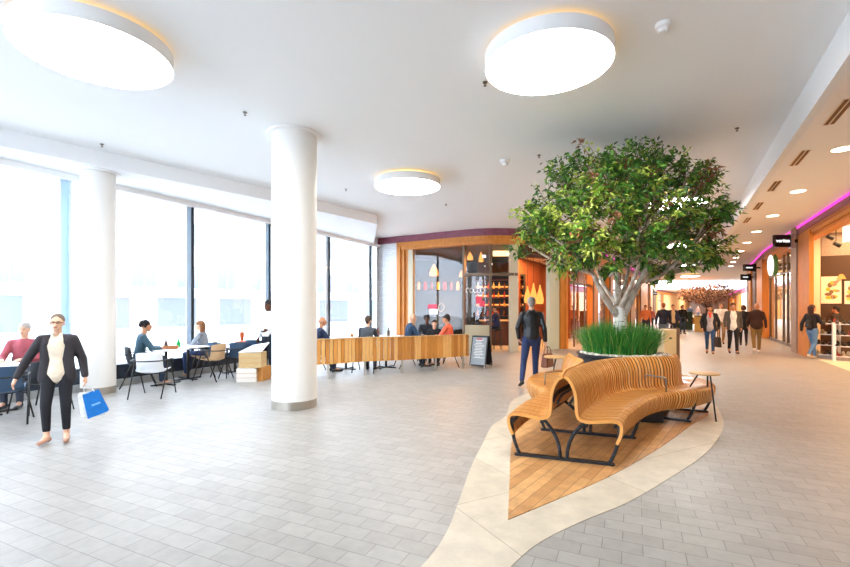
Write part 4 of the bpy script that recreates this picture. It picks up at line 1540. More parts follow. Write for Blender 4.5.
# side tables fixed to the bench
def stable(c, r, z, feet, lab):
    rt = root('side_table', (c[0], c[1], 0.009), label=lab, cat='side table', group='small round bench tables')
    m = MB(); m.lathe([(r - .012, z - .022), (r, z - .014), (r, z - .004), (r - .006, z)], (c[0], c[1], 0), 36); m.build('table_top', M['woodp'], rt, smooth=True)
    for x, y, zf in feet:
        m = MB(); t = Vector((c[0] + (x - c[0]) * .5, c[1] + (y - c[1]) * .3, z - .02)); m.tube([t, (x, y, zf)], .011, 8); m.build('leg', M['dsteel'], rt, smooth='all')
stable((3.90, 6.28), .19, .685, [(3.80, 6.45, .462), (4.05, 6.26, .004), (4.05, 6.45, .462)], 'small round wooden table with thin steel legs at the right end of the bench')
stable((2.42, 8.20), .25, .70, [(2.30, 8.05, .455), (2.62, 8.15, .455), (2.42, 8.45, .455)], 'small round wooden table at the rear left of the bench')
# litter bin
b0 = A(663, 12.9)
bn_ = root('litter_bin', (b0.x + .05, 12.9, 0.0), radians(18), 'beige steel litter bin behind the bench beside the grass', 'bin')
m = MB(); m.box((0, 0, .52), (.46, .4, .9)); m.build('body', mat('bin_beige', '#c8b48a', 0.45), bn_, world=False, bevel=.015)
m = MB(); m.box((.275, 0, .53), (.1, .42, .93)); m.build('side_panel', mat('bin_brown', '#5c4636', 0.5), bn_, world=False)
m = MB(); m.ell((0, -.202, .72), (.06, .006, .025)); m.build('slot', M['black'], bn_, world=False)
m = MB(); m.cyl((-.15, 0, 0), (-.15, 0, .08), .03, n=10); m.cyl((.27, 0, 0), (.27, 0, .08), .03, n=10); m.build('foot', M['dsteel'], bn_, world=False)
# second bench island far down the corridor
f0 = A(694, 29)
fb = root('far_planter_box', (f0.x + .6, f0.y + 0.0, 0), radians(-31), 'distant beige planter box beside the next bench in the corridor', 'planter')
m = MB(); m.box((0, 0, .5), (1.0, .9, 1.0)); m.build('box', mat('far_box', '#c79a4c', 0.5), fb, world=False, bevel=.02)
m = MB(); m.box((0, 0, 1.02), (1.06, .96, .05)); m.build('rim', M['brown'], fb, world=False)
hg = MB(); hg.box((f0.x + 1.0, f0.y + 3, .65), (1.2, 1.0, 1.3), radians(-31))
tag(hg.build('clipped_hedge', mat('hedge_green', '#2b3a22', 0.8, var=.4, scale=10)), 'dark clipped hedge behind the distant planter box', 'hedge')
fp = A(682, 33)
fbb = root('far_bench', (fp.x, fp.y, 0), radians(-31), 'distant low wooden bench seen past the people in the corridor', 'bench')
m = MB(); m.box((0, 0, .42), (2.4, .7, .1)); m.box((0, .3, .65), (2.4, .08, .4)); m.build('seat', M['wood'], fbb, world=False)
for x in (-.9, .9):
    m = MB(); m.box((x, 0, .2), (.08, .6, .4)); m.build('leg', M['dsteel'], fbb, world=False)
# distant brown-leaved tree
tp_ = A(706, 44)
ft = root('distant_tree', (tp_.x, tp_.y, 0), label='distant tree with brown and coral foliage under the skylight', cat='tree')
m = MB(); m.lathe([(.9, 0), (1.0, .7), (.9, .75)], (tp_.x, tp_.y, 0), 20); m.build('tub', M['brown'], ft)
m = MB(); m.tube([(tp_.x, tp_.y, .7), (tp_.x + .1, tp_.y, 1.6), (tp_.x, tp_.y, 2.4)], [.12, .1, .06], 8)
for k in range(14):
    a = k * 2.4; m.tube([(tp_.x, tp_.y, 1.5 + .05 * k), (tp_.x + 1.1 * cos(a), tp_.y + 1.1 * sin(a), 2.3 + .06 * k), (tp_.x + 2.0 * cos(a), tp_.y + 2 * sin(a), 2.7 + .08 * k)], [.06, .04, .02], 5)
m.build('branches', M['dwood'], ft)
lv = MB(); random.seed(9)
for k in range(2600):
    while True:
        x, y, z = random.uniform(-1, 1), random.uniform(-1, 1), random.uniform(-1, 1)
        if x * x + y * y + z * z < 1 and noise.noise(Vector((x, y, z)) * 2.2) > -.15:
            break
    leaf(Vector((tp_.x + x * 2.6, tp_.y + y * 2.4, 2.95 + z * 1.15)), Vector((random.gauss(0, 1), random.gauss(0, 1), random.gauss(-.3, .6))), .19, .065, random.randrange(4))
lv.build('foliage', [mat('dry_leaf_%d' % i, h, 0.7) for i, h in enumerate(('#7d5644', '#66442f', '#94705a', '#553a2a'))], ft)
# ------------------------------------------------------------ people
def V(*a): return Vector(a)
SKINC = {'light': '#e0b193', 'tan': '#c68d68', 'dark': '#5b3826'}
_mc = {}
def cm(h, rough=.8, key='cloth'):
    k = (h, rough)
    if k not in _mc:
        _mc[k] = mat(key, h, rough, var=.12, scale=14, bump=.25, bscale=40)
    return _mc[k]
def skinm(k):
    if ('s', k) not in _mc:
        _mc[('s', k)] = mat('skin', SKINC[k], .55, var=.05, scale=8)
    return _mc[('s', k)]

def stand_pose():
    P = {'pelvis': V(0, 0, .96), 'waist': V(0, 0, 1.10), 'chest': V(0, 0, 1.33), 'neck': V(0, 0, 1.475), 'head': V(0, .02, 1.625)}
    for s, k in ((-1, 'L'), (1, 'R')):
        P['hip' + k] = V(s * .09, 0, .93); P['knee' + k] = V(s * .10, .015, .50); P['ank' + k] = V(s * .105, -.02, .085); P['toe' + k] = V(s * .12, .14, .03)
        P['sho' + k] = V(s * .175, 0, 1.42); P['elb' + k] = V(s * .235, -.03, 1.13); P['wri' + k] = V(s * .25, .05, .88); P['hand' + k] = V(s * .25, .08, .80)
    return P
def walk_pose(st=.28, lead='L', arms=.16):
    P = stand_pose()
    o = 'R' if lead == 'L' else 'L'
    sx = -1 if lead == 'L' else 1
    P['knee' + lead] = V(sx * .09, st * .62, .52); P['ank' + lead] = V(sx * .085, st, .10); P['toe' + lead] = V(sx * .09, st + .15, .06)
    P['knee' + o] = V(-sx * .09, -.02 + st * .1, .50); P['ank' + o] = V(-sx * .085, -st * 1.05, .17); P['toe' + o] = V(-sx * .09, -st * 1.05 + .12, .04)
    P['elb' + lead] = V(sx * .24, -.10 - arms * .3, 1.14); P['wri' + lead] = V(sx * .26, -.12 - arms * .3 + .02, .90); P['hand' + lead] = V(sx * .26, -.10 - arms * .3, .82)
    P['elb' + o] = V(-sx * .24, .02 + arms * .2, 1.14); P['wri' + o] = V(-sx * .24, .14 + arms, .93); P['hand' + o] = V(-sx * .235, .19 + arms, .86)
    return P
def sit_pose(seat=.47, lean=.06, table=True):
    P = stand_pose()
    dz = seat + .09 - .96
    for k in ('pelvis', 'waist', 'chest', 'neck', 'head', 'shoL', 'shoR', 'elbL', 'elbR', 'wriL', 'wriR', 'handL', 'handR', 'hipL', 'hipR'):
        P[k] = P[k] + V(0, 0, dz)
    for k, f in (('waist', .15), ('chest', .7), ('neck', 1), ('head', 1.35), ('shoL', .9), ('shoR', .9)):
        P[k].y += lean * f
    for s, k in ((-1, 'L'), (1, 'R')):
        P['knee' + k] = V(s * .11, .42, seat + .07); P['ank' + k] = V(s * .10, .40, .085); P['toe' + k] = V(s * .12, .56, .03)
        z = P['sho' + k].z
        if table:
            P['elb' + k] = V(s * .24, .16 + lean, z - .27); P['wri' + k] = V(s * .15, .38, z - .26); P['hand' + k] = V(s * .12, .45, z - .25)
        else:
            P['elb' + k] = V(s * .23, .02, z - .29); P['wri' + k] = V(s * .17, .22, z - .36); P['hand' + k] = V(s * .15, .30, z - .38)
    return P

def person(loc, face, H, P, label, top, bottom, hair, skin='light', shoe='#2a2a2c', hairstyle='short', jacket=None, group=None, open_jacket=False, voxel=.012, detail=False, ankle_skin=False, glasses=False, scarf=None, build_w=1.0, tie_hem=.0, sleeve_skin=False, baggy=1.0, nm='person'):
    """face: world direction angle (0 = +Y, counterclockwise)"""
    sc = H / 1.75
    r = root(nm, (loc[0], loc[1], loc[2] if len(loc) > 2 else 0.0), face, label, 'person', group, scale=sc)
    X = V(1, 0, 0)
    Yv = V(0, 1, 0)
    B = dict(world=False)
    # ---- body: one continuous skin surface
    b = MB()
    hd, nk = P['head'], P['neck']
    b.cap(nk - V(0, 0, .05), hd - V(0, .02, .03), .052, .05, n=12)
    b.ell(hd + V(0, -.012, .025), (.074, .092, .098), 16)
    b.cap(hd + V(0, .028, -.035), hd + V(0, .048, -.075), .055, .036, n=12)
    b.cap(hd + V(0, .080, .015), hd + V(0, .100, -.022), .011, .017, n=8, rings=3)
    b.cap(hd + V(-.024, .076, -.055), hd + V(.024, .076, -.055), .012, .012, n=8, rings=3)
    b.cap(hd + V(-.03, .070, .034), hd + V(.03, .070, .034), .016, .016, n=8, rings=3)
    for s in (-1, 1):
        b.ell(hd + V(s * .076, -.01, .0), (.012, .022, .032), 8)
    t0 = MB()
    b.cap(P['waist'], P['chest'], .115, .14, flat=(Yv, .68))
    b.cap(P['pelvis'], P['waist'], .125, .11, flat=(Yv, .75))
    b.cap(P['shoL'] - V(0, 0, .02), P['shoR'] - V(0, 0, .02), .045, .045)
    b.cap(P['chest'] + V(0, 0, .05), nk - V(0, 0, .02), .07, .055)
    for k in 'LR':
        b.cap(P['sho' + k], P['elb' + k], .048, .038); b.cap(P['elb' + k], P['wri' + k], .038, .026)
        b.cap(P['hip' + k], P['knee' + k], .078, .052); b.cap(P['knee' + k], P['ank' + k], .052, .036); 
        b.cap(P['ank' + k], P['toe' + k], .034, .026)
        # hand with palm, thumb and four curled fingers
        w_, h_ = P['wri' + k], P['hand' + k]
        d = (h_ - w_).normalized()
        s = -1 if k == 'L' else 1
        wide = V(0, 1, 0) - d * d.y
        if wide.length < .3:
            wide = V(1, 0, 0) - d * d.x
        wide.normalize()
        pn = d.cross(wide).normalized()
        if pn.x * s > 0:
            pn = -pn
        pal = w_ + d * .085
        b.cap(w_ + d * .01, pal - wide * .018, .024, .017, n=8, rings=3); b.cap(w_ + d * .01, pal + wide * .018, .024, .017, n=8, rings=3)
        for j, (o, L) in enumerate(((.030, .070), (.010, .078), (-.010, .072), (-.028, .056))):
            q0 = pal + wide * o
            q1 = q0 + d * L * .5 + pn * .010
            q2 = q1 + (d * .75 + pn * .65).normalized() * L * .5
            rr = .0088 if detail else .0098
            b.cap(q0, q1, rr, rr * .95, n=6, rings=2); b.cap(q1, q2, rr * .95, rr * .8, n=6, rings=2)
        t_0 = w_ + d * .035 + wide * .022
        t_1 = t_0 + (d * .6 + wide * .7 + pn * .3).normalized() * .042
        b.cap(t_0, t_1, .013, .011, n=6, rings=2); b.cap(t_1, t_1 + (d * .9 + pn * .3).normalized() * .032, .011, .009, n=6, rings=2)
    body = b.build('body', skinm(skin), r, remesh=(.006 if detail else voxel * .75), sm=3, **B)
    # ---- eyes and mouth
    e = MB()
    for s in (-1, 1):
        e.ell(hd + V(s * .029, .0835, .012), (.009, .004, .005), 8)
    e.build('eyes', M['black'], r, smooth='all', **B)
    e = MB(); e.ell(hd + V(0, .0885, -.052), (.022, .007, .006), 8)
    e.build('mouth', cm('#a8584e', .6), r, smooth='all', **B)
    # ---- hair
    h = MB()
    hm = cm(hair, .75, 'hair')
    hc = hd + V(0, -.02, .035)
    if hairstyle != 'bald':
        h.ell(hd + V(0, -.022 - (.012 if hairstyle == 'bun' else 0), .050), (.083, .099, .090), 18)
        if hairstyle == 'short':
            h.cap(hc + V(0, -.05, -.03), hc + V(0, -.045, -.06), .06, .045)
        if hairstyle == 'bun':
            h.cap(hc + V(0, -.05, -.03), hc + V(0, -.05, -.05), .055, .045); h.ell(hc + V(0, -.115, .0), (.038, .034, .038), 10)
        if hairstyle in ('bob', 'long'):
            L = .10 if hairstyle == 'bob' else .24
            for s in (-1, 0, 1):
                h.cap(hc + V(s * .055, -.045 if s else -.075, 0), hc + V(s * .062, -.05 if s else -.085, -L), .045, .035 if hairstyle == 'bob' else .03)
        if hairstyle == 'curly':
            random.seed(int(H * 1000))
            for k in range(40):
                a, z = random.uniform(0, 2 * pi), random.uniform(-.5, 1)
                c__ = sqrt(1 - z * z)
                q = V(.078 * cos(a) * c__, .088 * sin(a) * c__ - .01, z * .082 + .005)
                if q.y < .03 or z > .55:
                    h.ell(hc + q, (.030,) * 3, 8)
        # open the face: drop everything in front of the hairline
        ho = h.build('hair', hm, r, remesh=.009, sm=2, **B)
    # ---- top garment
    g = MB()
    k_ = baggy
    w = build_w
    def torso(g, ex, low=True):
        g.cap(P['waist'] + V(0, 0, .02), P['chest'] + V(0, 0, -.01), (.135 + ex) * w, (.165 + ex) * w, flat=(Yv, .66 if w < 1.15 else .8))
        g.cap(P['pelvis'] + V(0, 0, .02 - tie_hem), P['waist'], (.150 + ex) * w, (.135 + ex) * w, flat=(Yv, .74 if w < 1.15 else .9))
        g.cap(P['shoL'] + V(.012, 0, -.012), P['neck'] + V(-.02, 0, -.055), .056 + ex, .05 + ex); g.cap(P['shoR'] + V(-.012, 0, -.012), P['neck'] + V(.02, 0, -.055), .056 + ex, .05 + ex)
        g.cap(P['chest'] + V(0, 0, .06), P['neck'] - V(0, 0, .045), .085 + ex, .058 + ex * .5, flat=(Yv, .85))
    def sleeves(g, ex, to='wri'):
        for k in 'LR':
            g.cap(P['sho' + k] - V(0, 0, .015), P['elb' + k], .058 + ex, .048 + ex)
            if not sleeve_skin:
                e_ = P['wri' + k]; a_ = P['elb' + k]
                g.cap(a_, a_.lerp(e_, .93), .050 + ex, .036 + ex)
    if open_jacket:
        g.cap(P['waist'] + V(0, .004, .02), P['chest'] + V(0, .004, -.01), .125 * w, .145 * w, flat=(Yv, .72))
        g.cap(P['pelvis'] + V(0, .004, -.03), P['waist'], .148 * w, .126 * w, flat=(Yv, .80))
        g.cap(P['pelvis'] + V(-.08, .02, -.10), P['pelvis'] + V(.08, .02, -.10), .07, .07, flat=(Yv, 1.15))
        for s in (-1, 1):
            g.cap(P['neck'] + V(s * .045, .03, -.0), P['neck'] + V(s * .05, .075, -.07), .022, .016)
        g.cap(P['chest'] + V(0, 0, .06), P['neck'] - V(0, 0, .045), .085, .058, flat=(Yv, .85))
        go = g.build('shirt', cm(top), r, remesh=.010 if detail else voxel, sm=3, **B)
        j = MB()
        for s in (-1, 1):
            j.cap(P['chest'] + V(s * .115, .008, .05), P['waist'] + V(s * .112, .012, .0), .072, .082)
            j.cap(P['waist'] + V(s * .112, .012, .0), P['pelvis'] + V(s * .132, .012, -.09), .082, .088)
            j.cap(P['neck'] + V(s * .045, .0, -.02), P['chest'] + V(s * .105, .03, .03), .03, .06)
        j.cap(P['chest'] + V(0, -.045, .03), P['pelvis'] + V(0, -.045, -.05), .125, .125, flat=(Yv, .62))
        j.cap(P['shoL'] + V(.01, 0, -.01), P['neck'] + V(-.02, -.01, -.05), .062, .055); j.cap(P['shoR'] + V(-.01, 0, -.01), P['neck'] + V(.02, -.01, -.05), .062, .055)
        j.cap(P['neck'] + V(-.05, -.03, -.035), P['neck'] + V(.05, -.03, -.035), .04, .04)
        sleeves(j, .008)
        j.build('jacket', cm(jacket), r, remesh=.010 if detail else voxel, sm=3, **B)
    else:
        torso(g, .008); sleeves(g, .004)
        if jacket:   # short collar
            g.cap(P['neck'] + V(-.035, -.01, -.02), P['neck'] + V(.035, -.01, -.02), .056, .056)
        g.build('jacket' if jacket else 'top', cm(jacket or top, .8 if not isinstance(jacket, tuple) else .4), r, remesh=.010 if detail else voxel, sm=3, **B)
    if scarf:
        s_ = MB(); s_.cap(P['neck'] + V(-.045, .03, -.03), P['neck'] + V(.045, .03, -.03), .04, .04); s_.cap(P['neck'] + V(0, .06, -.04), P['chest'] + V(0, .11, -.02), .05, .03)
        s_.build('scarf', cm(scarf), r, remesh=.012, sm=2, **B)
    # ---- trousers
    t = MB()
    t.cap(P['pelvis'] + V(0, 0, .03), P['pelvis'] - V(0, 0, .03), .145 * w, .14 * w, flat=(Yv, .78))
    for k in 'LR':
        t.cap(P['hip' + k], P['knee' + k], .094 * (1 + (w - 1) * .5), .064 * k_)
        e_ = P['knee' + k].lerp(P['ank' + k], .78 if ankle_skin else .97)
        t.cap(P['knee' + k], e_, .064 * k_, .047 * k_)
    t.build('trousers', cm(bottom, .85), r, remesh=.010 if detail else voxel, sm=3, **B)
    # ---- shoes
    for k in 'LR':
        s_ = MB(); a, q = P['ank' + k], P['toe' + k]
        dv = (q - a); dv.z = 0
        if dv.length < .01: dv = V(0, 1, 0)
        dv.normalize()
        lo = min(a.z - .055, q.z)
        s_.cap(a - V(0, 0, .045) - dv * .035, q + dv * .03, .040, .033, flat=(V(0, 0, 1), .85), n=10, rings=4)
        s_.cap(a - V(0, 0, .05) - dv * .03, a - V(0, 0, .015), .038, .040 if not ankle_skin else .03, n=10, rings=3)
        s_.build('shoe', cm(shoe, .5), r, smooth='all', **B)
    if glasses:
        g_ = MB()
        for s in (-1, 1):
            c_ = hd + V(s * .032, .093, .014)
            g_.tube([c_ + V(.024 * cos(t_), 0, .018 * sin(t_)) for t_ in [i * pi / 6 for i in range(12)]], .0022, 5, closed=True)
            g_.tube([c_ + V(s * .024, 0, .004), hd + V(s * .080, .0, .01)], .003, 5)
        g_.tube([hd + V(-.01, .095, .016), hd + V(.01, .095, .016)], .003, 5)
        g_.build('glasses', M['black'], r, smooth='all', **B)
    return r

def handbag(loc, rz, size, h, label, hh=.3, nm='handbag', straps=True, cat='bag'):
    r = root(nm, loc, rz, label, cat)
    w_, d_, z_ = size
    b = MB()
    b.prism([(-w_ / 2, -d_ / 2), (w_ / 2, -d_ / 2), (w_ / 2, d_ / 2), (-w_ / 2, d_ / 2)], 0, z_)
    b.v = [(v[0] * (1 - .12 * (v[2] / z_)), v[1] * (1 - .35 * (v[2] / z_)), v[2]) for v in b.v]
    b.build('body', cm(h, .5), r, world=False, bevel=min(size) * .2)
    if straps:
        for s in (-1, 1):
            b = MB(); b.tube(catmull([(-w_ * .22, s * d_ * .25, z_ * .97), (-w_ * .2, s * d_ * .2, z_ + hh * .6), (0, 0, z_ + hh), (w_ * .2, s * d_ * .2, z_ + hh * .6), (w_ * .22, s * d_ * .25, z_ * .97)], 3), .008, 6)
            b.build('strap', cm(h, .5), r, world=False, smooth='all')
    return r

# --- woman walking on the left
P = walk_pose(.13, 'L', .05)
P['kneeR'] = V(.085, .02, .50); P['ankR'] = V(.085, .16, .10); P['toeR'] = V(.12, .29, .05); P['kneeR'] = V(.10, .14, .51)
P['ankL'] = V(-.12, .10, .095); P['toeL'] = V(-.14, .24, .04); P['kneeL'] = V(-.11, .10, .51)
P['elbR'] = V(.33, -.02, 1.14); P['wriR'] = V(.43, .05, .90); P['handR'] = V(.455, .08, .82)
P['elbL'] = V(-.27, -.05, 1.12); P['wriL'] = V(-.315, .02, .87); P['handL'] = V(-.325, .04, .79)
WL = A(57.5, 5.42)
person(WL, radians(208), 1.51, P, 'woman in dark blazer, cream blouse and cropped black trousers walking with a blue bag', '#ead9c2', '#15151d', '#6e5d50', shoe='#b98a72',
       hairstyle='bun', jacket='#2e2a2e', open_jacket=True, detail=True, ankle_skin=True, glasses=True)
# blue and white shopping bag in her hand
hp = Vector((0, 0, 0))
Rm = Matrix.Rotation(radians(208), 3, 'Z')
hp = WL + (Rm @ P['handL']) * (1.51 / 1.75)
bg_ = root('shopping_bag', (hp.x + .10, hp.y + .04, hp.z - .40), radians(8), 'blue and white plastic shopping bag carried by the woman in the blazer', 'bag', scale=.76)
bg_.rotation_euler = (0, radians(-8), radians(30))
b = MB()
prof = [(-.13, .0), (.11, .02), (.085, .36), (-.12, .34)]
def slab(b, prof, y0, y1, sh=0.0):
    n = len(prof)
    b.add([(x + sh, y0, z) for x, z in prof] + [(x + sh, y1, z) for x, z in prof], [tuple(range(n)), tuple(range(n, 2 * n))[::-1]] + [(i, (i + 1) % n + 0, n + (i + 1) % n, n + i) for i in range(n)])
slab(b, [(-.14, .02), (.12, -.02), (.08, .34), (-.13, .36)], -.05, .07, -.035)
b.build('white_side', cm('#eef2f6', .4), bg_, world=False, bevel=.02)
b = MB(); slab(b, [(-.09, -.02), (.15, .03), (.07, .36), (-.105, .34)], -.075, .03, .0)
b.build('blue_front', cm('#1274c8', .35), bg_, world=False, bevel=.02)
b = MB(); b.box((.03, -.077, .17), (.12, .004, .03), R=Matrix.Rotation(radians(-12), 3, 'Y')); b.build('pale_print', cm('#7db8e8', .4), bg_, world=False)
b = MB(); b.tube(catmull([(-.11, 0, .34), (-.10, 0, .45), (-.08, 0, .51), (-.02, 0, .46), (.03, 0, .35)], 4), .007, 6); b.build('handles', cm('#eef2f6', .4), bg_, world=False, smooth='all')

# --- man with the leather jacket walking away
P = walk_pose(.20, 'R', .03)
P['kneeL'] = V(-.15, -.02, .50); P['ankL'] = V(-.22, -.30, .16); P['toeL'] = V(-.24, -.21, .04)
P['kneeR'] = V(.09, .10, .50); P['ankR'] = V(.09, .10, .085); P['toeR'] = V(.10, .25, .03)
P['elbL'] = V(-.27, -.05, 1.15); P['wriL'] = V(-.24, .05, .93); P['handL'] = V(-.22, .10, .87)
P['elbR'] = V(.24, -.05, 1.13); P['wriR'] = V(.27, -.0, .88); P['handR'] = V(.28, .0, .80)
MW = A(531.5, 9.15)
_mc[('#1e2023', .8)] = mat('black_leather', '#1a1c1f', .38, var=.2, scale=10, bump=.5, bscale=14)
person(MW, radians(-6), 1.80, P, 'man in black leather jacket and blue jeans walking away with a brown bag', '#1e2023', '#26345c', '#8d857c', hairstyle='short', jacket='#1e2023', shoe='#1c1c20', detail=True, build_w=1.08)
hp = MW + (Matrix.Rotation(radians(-6), 3, 'Z') @ P['handR']) * (1.80 / 1.75)
handbag((hp.x + .03, hp.y, hp.z - .44), radians(50), (.34, .16, .28), '#7a4630', 'brown leather holdall carried by the man in the leather jacket', hh=.14)

# --- corridor people
def at(px, Y): return A(px, Y)
P = walk_pose(.16, 'L', .02); P['elbL'] = V(-.27, -.03, 1.15); P['elbR'] = V(.27, -.03, 1.15)
person(at(710, 15.3), radians(150), 1.66, P, 'woman in open black jacket, grey top, orange scarf and jeans walking towards the camera', '#b8aaa2', '#2c4a6e', '#3a2218', skin='tan', hairstyle='bob', jacket='#1b1a1c', open_jacket=True, shoe='#5a4030', scarf='#e0532c', build_w=1.08)
q = at(717.5, 14.8); handbag((q.x, q.y, .28), radians(80), (.34, .14, .34), '#121214', 'black handbag carried low by the woman in the orange scarf', hh=.32)
P = walk_pose(.16, 'L', .02)
person(at(733, 15.4), radians(156), 1.74, P, 'man in white and grey zip jacket with black trousers walking towards the camera', '#efe9de', '#1b1b20', '#4a2c1a', skin='tan', jacket='#55504c', open_jacket=True, shoe='#3a2a26', hairstyle='short', build_w=1.05)
P = walk_pose(.15, 'R', .02)
person(at(756.5, 15.8), radians(-30), 1.73, P, 'stout man in brown jacket and khaki trousers walking away along the right shops', '#3a2118', '#8a6d3e', '#a9714f', hairstyle='bald', skin='tan', jacket='#3a2118', shoe='#efe6da', build_w=1.25)
P = walk_pose(.15, 'L', .02)
person(at(743.5, 18.5), radians(-30), 1.68, P, 'person in a long black coat walking away between the white and brown jackets', '#18161a', '#18161a', '#4a2c1c', hairstyle='bob', jacket='#18161a', build_w=1.1, tie_hem=.12)
P = walk_pose(.15, 'R', .02)
person(at(721, 19.2), radians(152), 1.80, P, 'man in a cream striped shirt half hidden behind the couple in the aisle', '#e6d8c4', '#b08a5e', '#5a3a26', hairstyle='short', skin='tan', shoe='#4a3a30')
P = walk_pose(.15, 'L', .05)
person(at(663.5, 18.0), radians(-31), 1.76, P, 'man in dark navy jacket walking away just behind the grass', '#151a2a', '#5e6a72', '#8a4a2c', hairstyle='short', jacket='#151a2a', build_w=1.12)
P = walk_pose(.13, 'R', .03)
person(at(673, 22.5), radians(160), 1.72, P, 'person in beige top and dark jacket standing right of the navy jacket man', '#c8a878', '#22242c', '#6a3a24', hairstyle='short', skin='tan', jacket='#1e2230', open_jacket=True, voxel=.018)
P = stand_pose()
person(at(682.5, 27.0), radians(170), 1.72, P, 'small distant person in black coat walking up the middle of the corridor', '#16161a', '#3a4a60', '#6a3a20', hairstyle='bob', jacket='#16161a', tie_hem=.15, voxel=.018)
for px, Y, h, t, lab in ((645.5, 24, 1.7, '#d8743c', 'person with orange top in front of the left shop row beside the tree trunk'), (651, 30, 1.6, '#a8503c', 'distant person in red top by the left shop row'), (690, 52, 1.75, '#30343c', 'tiny distant figure in dark clothes left of the planter box'), (698, 58, 1.7, '#6a4a40', 'tiny distant figure in brown under the skylight')):
    person(at(px, Y), radians(160), h, stand_pose(), lab, t, '#30343c', '#5a3420', skin='tan', hairstyle='short', voxel=.025)
# woman at the shoe shop
P = walk_pose(.20, 'L', .02); P['elbR'] = V(.20, .10, 1.17); P['wriR'] = V(.12, .32, 1.12); P['handR'] = V(.10, .38, 1.12)
person(at(812, 13.9), radians(-82), 1.67, P, 'woman with long hair in dark top and blue jeans at the shoe racks', '#1c1a20', '#5b7ea6', '#3c2218', hairstyle='long', skin='tan', shoe='#d8c4a8')
q = at(808.5, 13.75); handbag((q.x, q.y, .98), radians(30), (.26, .12, .22), '#16161a', 'small black shoulder bag on the woman at the shoe racks', hh=.22)
person(at(836.5, 14.6), radians(20), 1.62, stand_pose(), 'person in dark brown top with short hair behind the shoe racks', '#2c1e1a', '#2a2422', '#1c1412', hairstyle='short', skin='tan', jacket='#2c1e1a', build_w=1.15)

# ------------------------------------------------------------ terrace furniture
def chair_proto(shell, lab, loc, rz, group='terrace chairs', nm='terrace_chair'):
    r = root(nm, (loc[0], loc[1], 0), rz, lab, 'chair', group)
    m = MB()
    # curved tub: seat and back in one shell; chair faces +Y
    rows = []
    prof = [(.22, .46), (.12, .445), (0, .435), (-.12, .44), (-.19, .47), (-.225, .56), (-.245, .68), (-.255, .80)]
    n = 9
    vs = []
    for i, (y, z) in enumerate(prof):
        wv = .24 - (.02 if i > 4 else 0)
        for k in range(n):
            t = -1 + 2 * k / (n - 1)
            curl = abs(t) ** 3
            if i <= 3:
                vs.append((t * wv, y, z + curl * .05))
            else:
                vs.append((t * wv, y + curl * .10, z - (curl * .03 if i > 6 else 0)))
    m0 = len(vs)
    th = .016
    vs2 = [(x, y + (.0 if z < .5 else .012), z - (th if z < .5 else 0)) for x, y, z in vs]
    fs = []
    L = len(prof)
    for i in range(L - 1):
        for k in range(n - 1):
            a = i * n + k
            fs.append((a, a + 1, a + n + 1, a + n))
            fs.append((m0 + a, m0 + a + n, m0 + a + n + 1, m0 + a + 1))
    for i in range(L - 1):
        fs.append((i * n, i * n + n, m0 + i * n + n, m0 + i * n)); a = i * n + n - 1; fs.append((a, m0 + a, m0 + a + n, a + n))
    for k in range(n - 1):
        fs.append((k, m0 + k, m0 + k + 1, k + 1)); a = (L - 1) * n + k; fs.append((a, a + 1, m0 + a + 1, m0 + a))
    m.add(vs + vs2, fs)
    m.build('shell', shell, r, smooth=50, world=False)
    arm_ = MB()
    arm_.tube(catmull([(-.27, .20, .60), (-.285, .12, .655), (-.285, -.05, .665), (-.26, -.24, .66), (-.12, -.31, .655), (.12, -.31, .655), (.26, -.24, .66), (.285, -.05, .665), (.285, .12, .655), (.27, .20, .60)], 4), .012, 6)
    arm_.build('arm_loop', M['black'], r, smooth='all', world=False)
    for s in (-1, 1):
        for y1 in (.30, -.32):
            l = MB(); l.tube([(s * .283, 0.0 + (.03 if y1 > 0 else -.03), .66), (s * .27, y1, 0.0)], .012, 6); l.build('leg', M['black'], r, smooth='all', world=False)
        l = MB(); l.tube([(s * .275, .13, .40), (s * .18, .10, .43)], .009, 6); l.tube([(s * .275, -.14, .40), (s * .18, -.10, .43)], .009, 6); l.build('strut', M['black'], r, smooth='all', world=False)
    return r
shell_w = mat('white_shell', '#eceff2', .4); shell_b = mat('black_shell', '#23262b', .5); shell_n = mat('beige_shell', '#d8b48a', .5); shell_v = mat('navy_shell', '#34506e', .5)
def table(loc, lab, w_=.72, z=.73, nm='cafe_table'):
    r = root(nm, (loc[0], loc[1], 0), radians(-29), lab, 'table', 'white cafe tables')
    m = MB(); m.box((0, 0, z - .012), (w_, w_, .024)); m.build('table_top', M['white'], r, world=False, bevel=.008)
    m = MB(); m.cyl((0, 0, .02), (0, 0, z - .02), .03, n=12); m.build('pedestal', M['black'], r, world=False, smooth=True)
    m = MB(); m.box((0, 0, .018), (.6, .06, .022)); m.box((0, 0, .018), (.06, .6, .022)); m.build('cross_base', M['black'], r, world=False)
    m = MB(); m.box((0, 0, z - .035), (.3, .3, .02)); m.build('top_plate', M['black'], r, world=False)
    return r
T1 = A(166, 9.3); T2 = A(188, 9.98)
table((T1.x, T1.y), 'white square cafe table nearest the thin left column, by the man in teal', w_=.62)
table(T2, 'white square cafe table in front of the long-haired seated woman', w_=.64)
def facing(a, b):
    d = Vector(b) - Vector(a)
    return atan2(-d.x, d.y)
def sitter(px, Y, target, H, lab, top, bottom, hair, seat=.47, lean=.08, chair=shell_b, clab=None, **k):
    p = A(px, Y)
    f = facing((p.x, p.y), target)
    if clab:
        chair_proto(chair, clab, (p.x, p.y), f)
    P = sit_pose(seat, lean)
    return person(p, f, H, P, lab, top, bottom, hair, **k)
sitter(139, 9.12, (T1.x, T1.y + .1), 1.72, 'person with dark curly hair in a teal top seated at the white table', '#3b5a6a', '#22304a', '#241a18', clab='black terrace chair under the person in teal', hairstyle='curly', shoe='#8a8078', skin='tan')
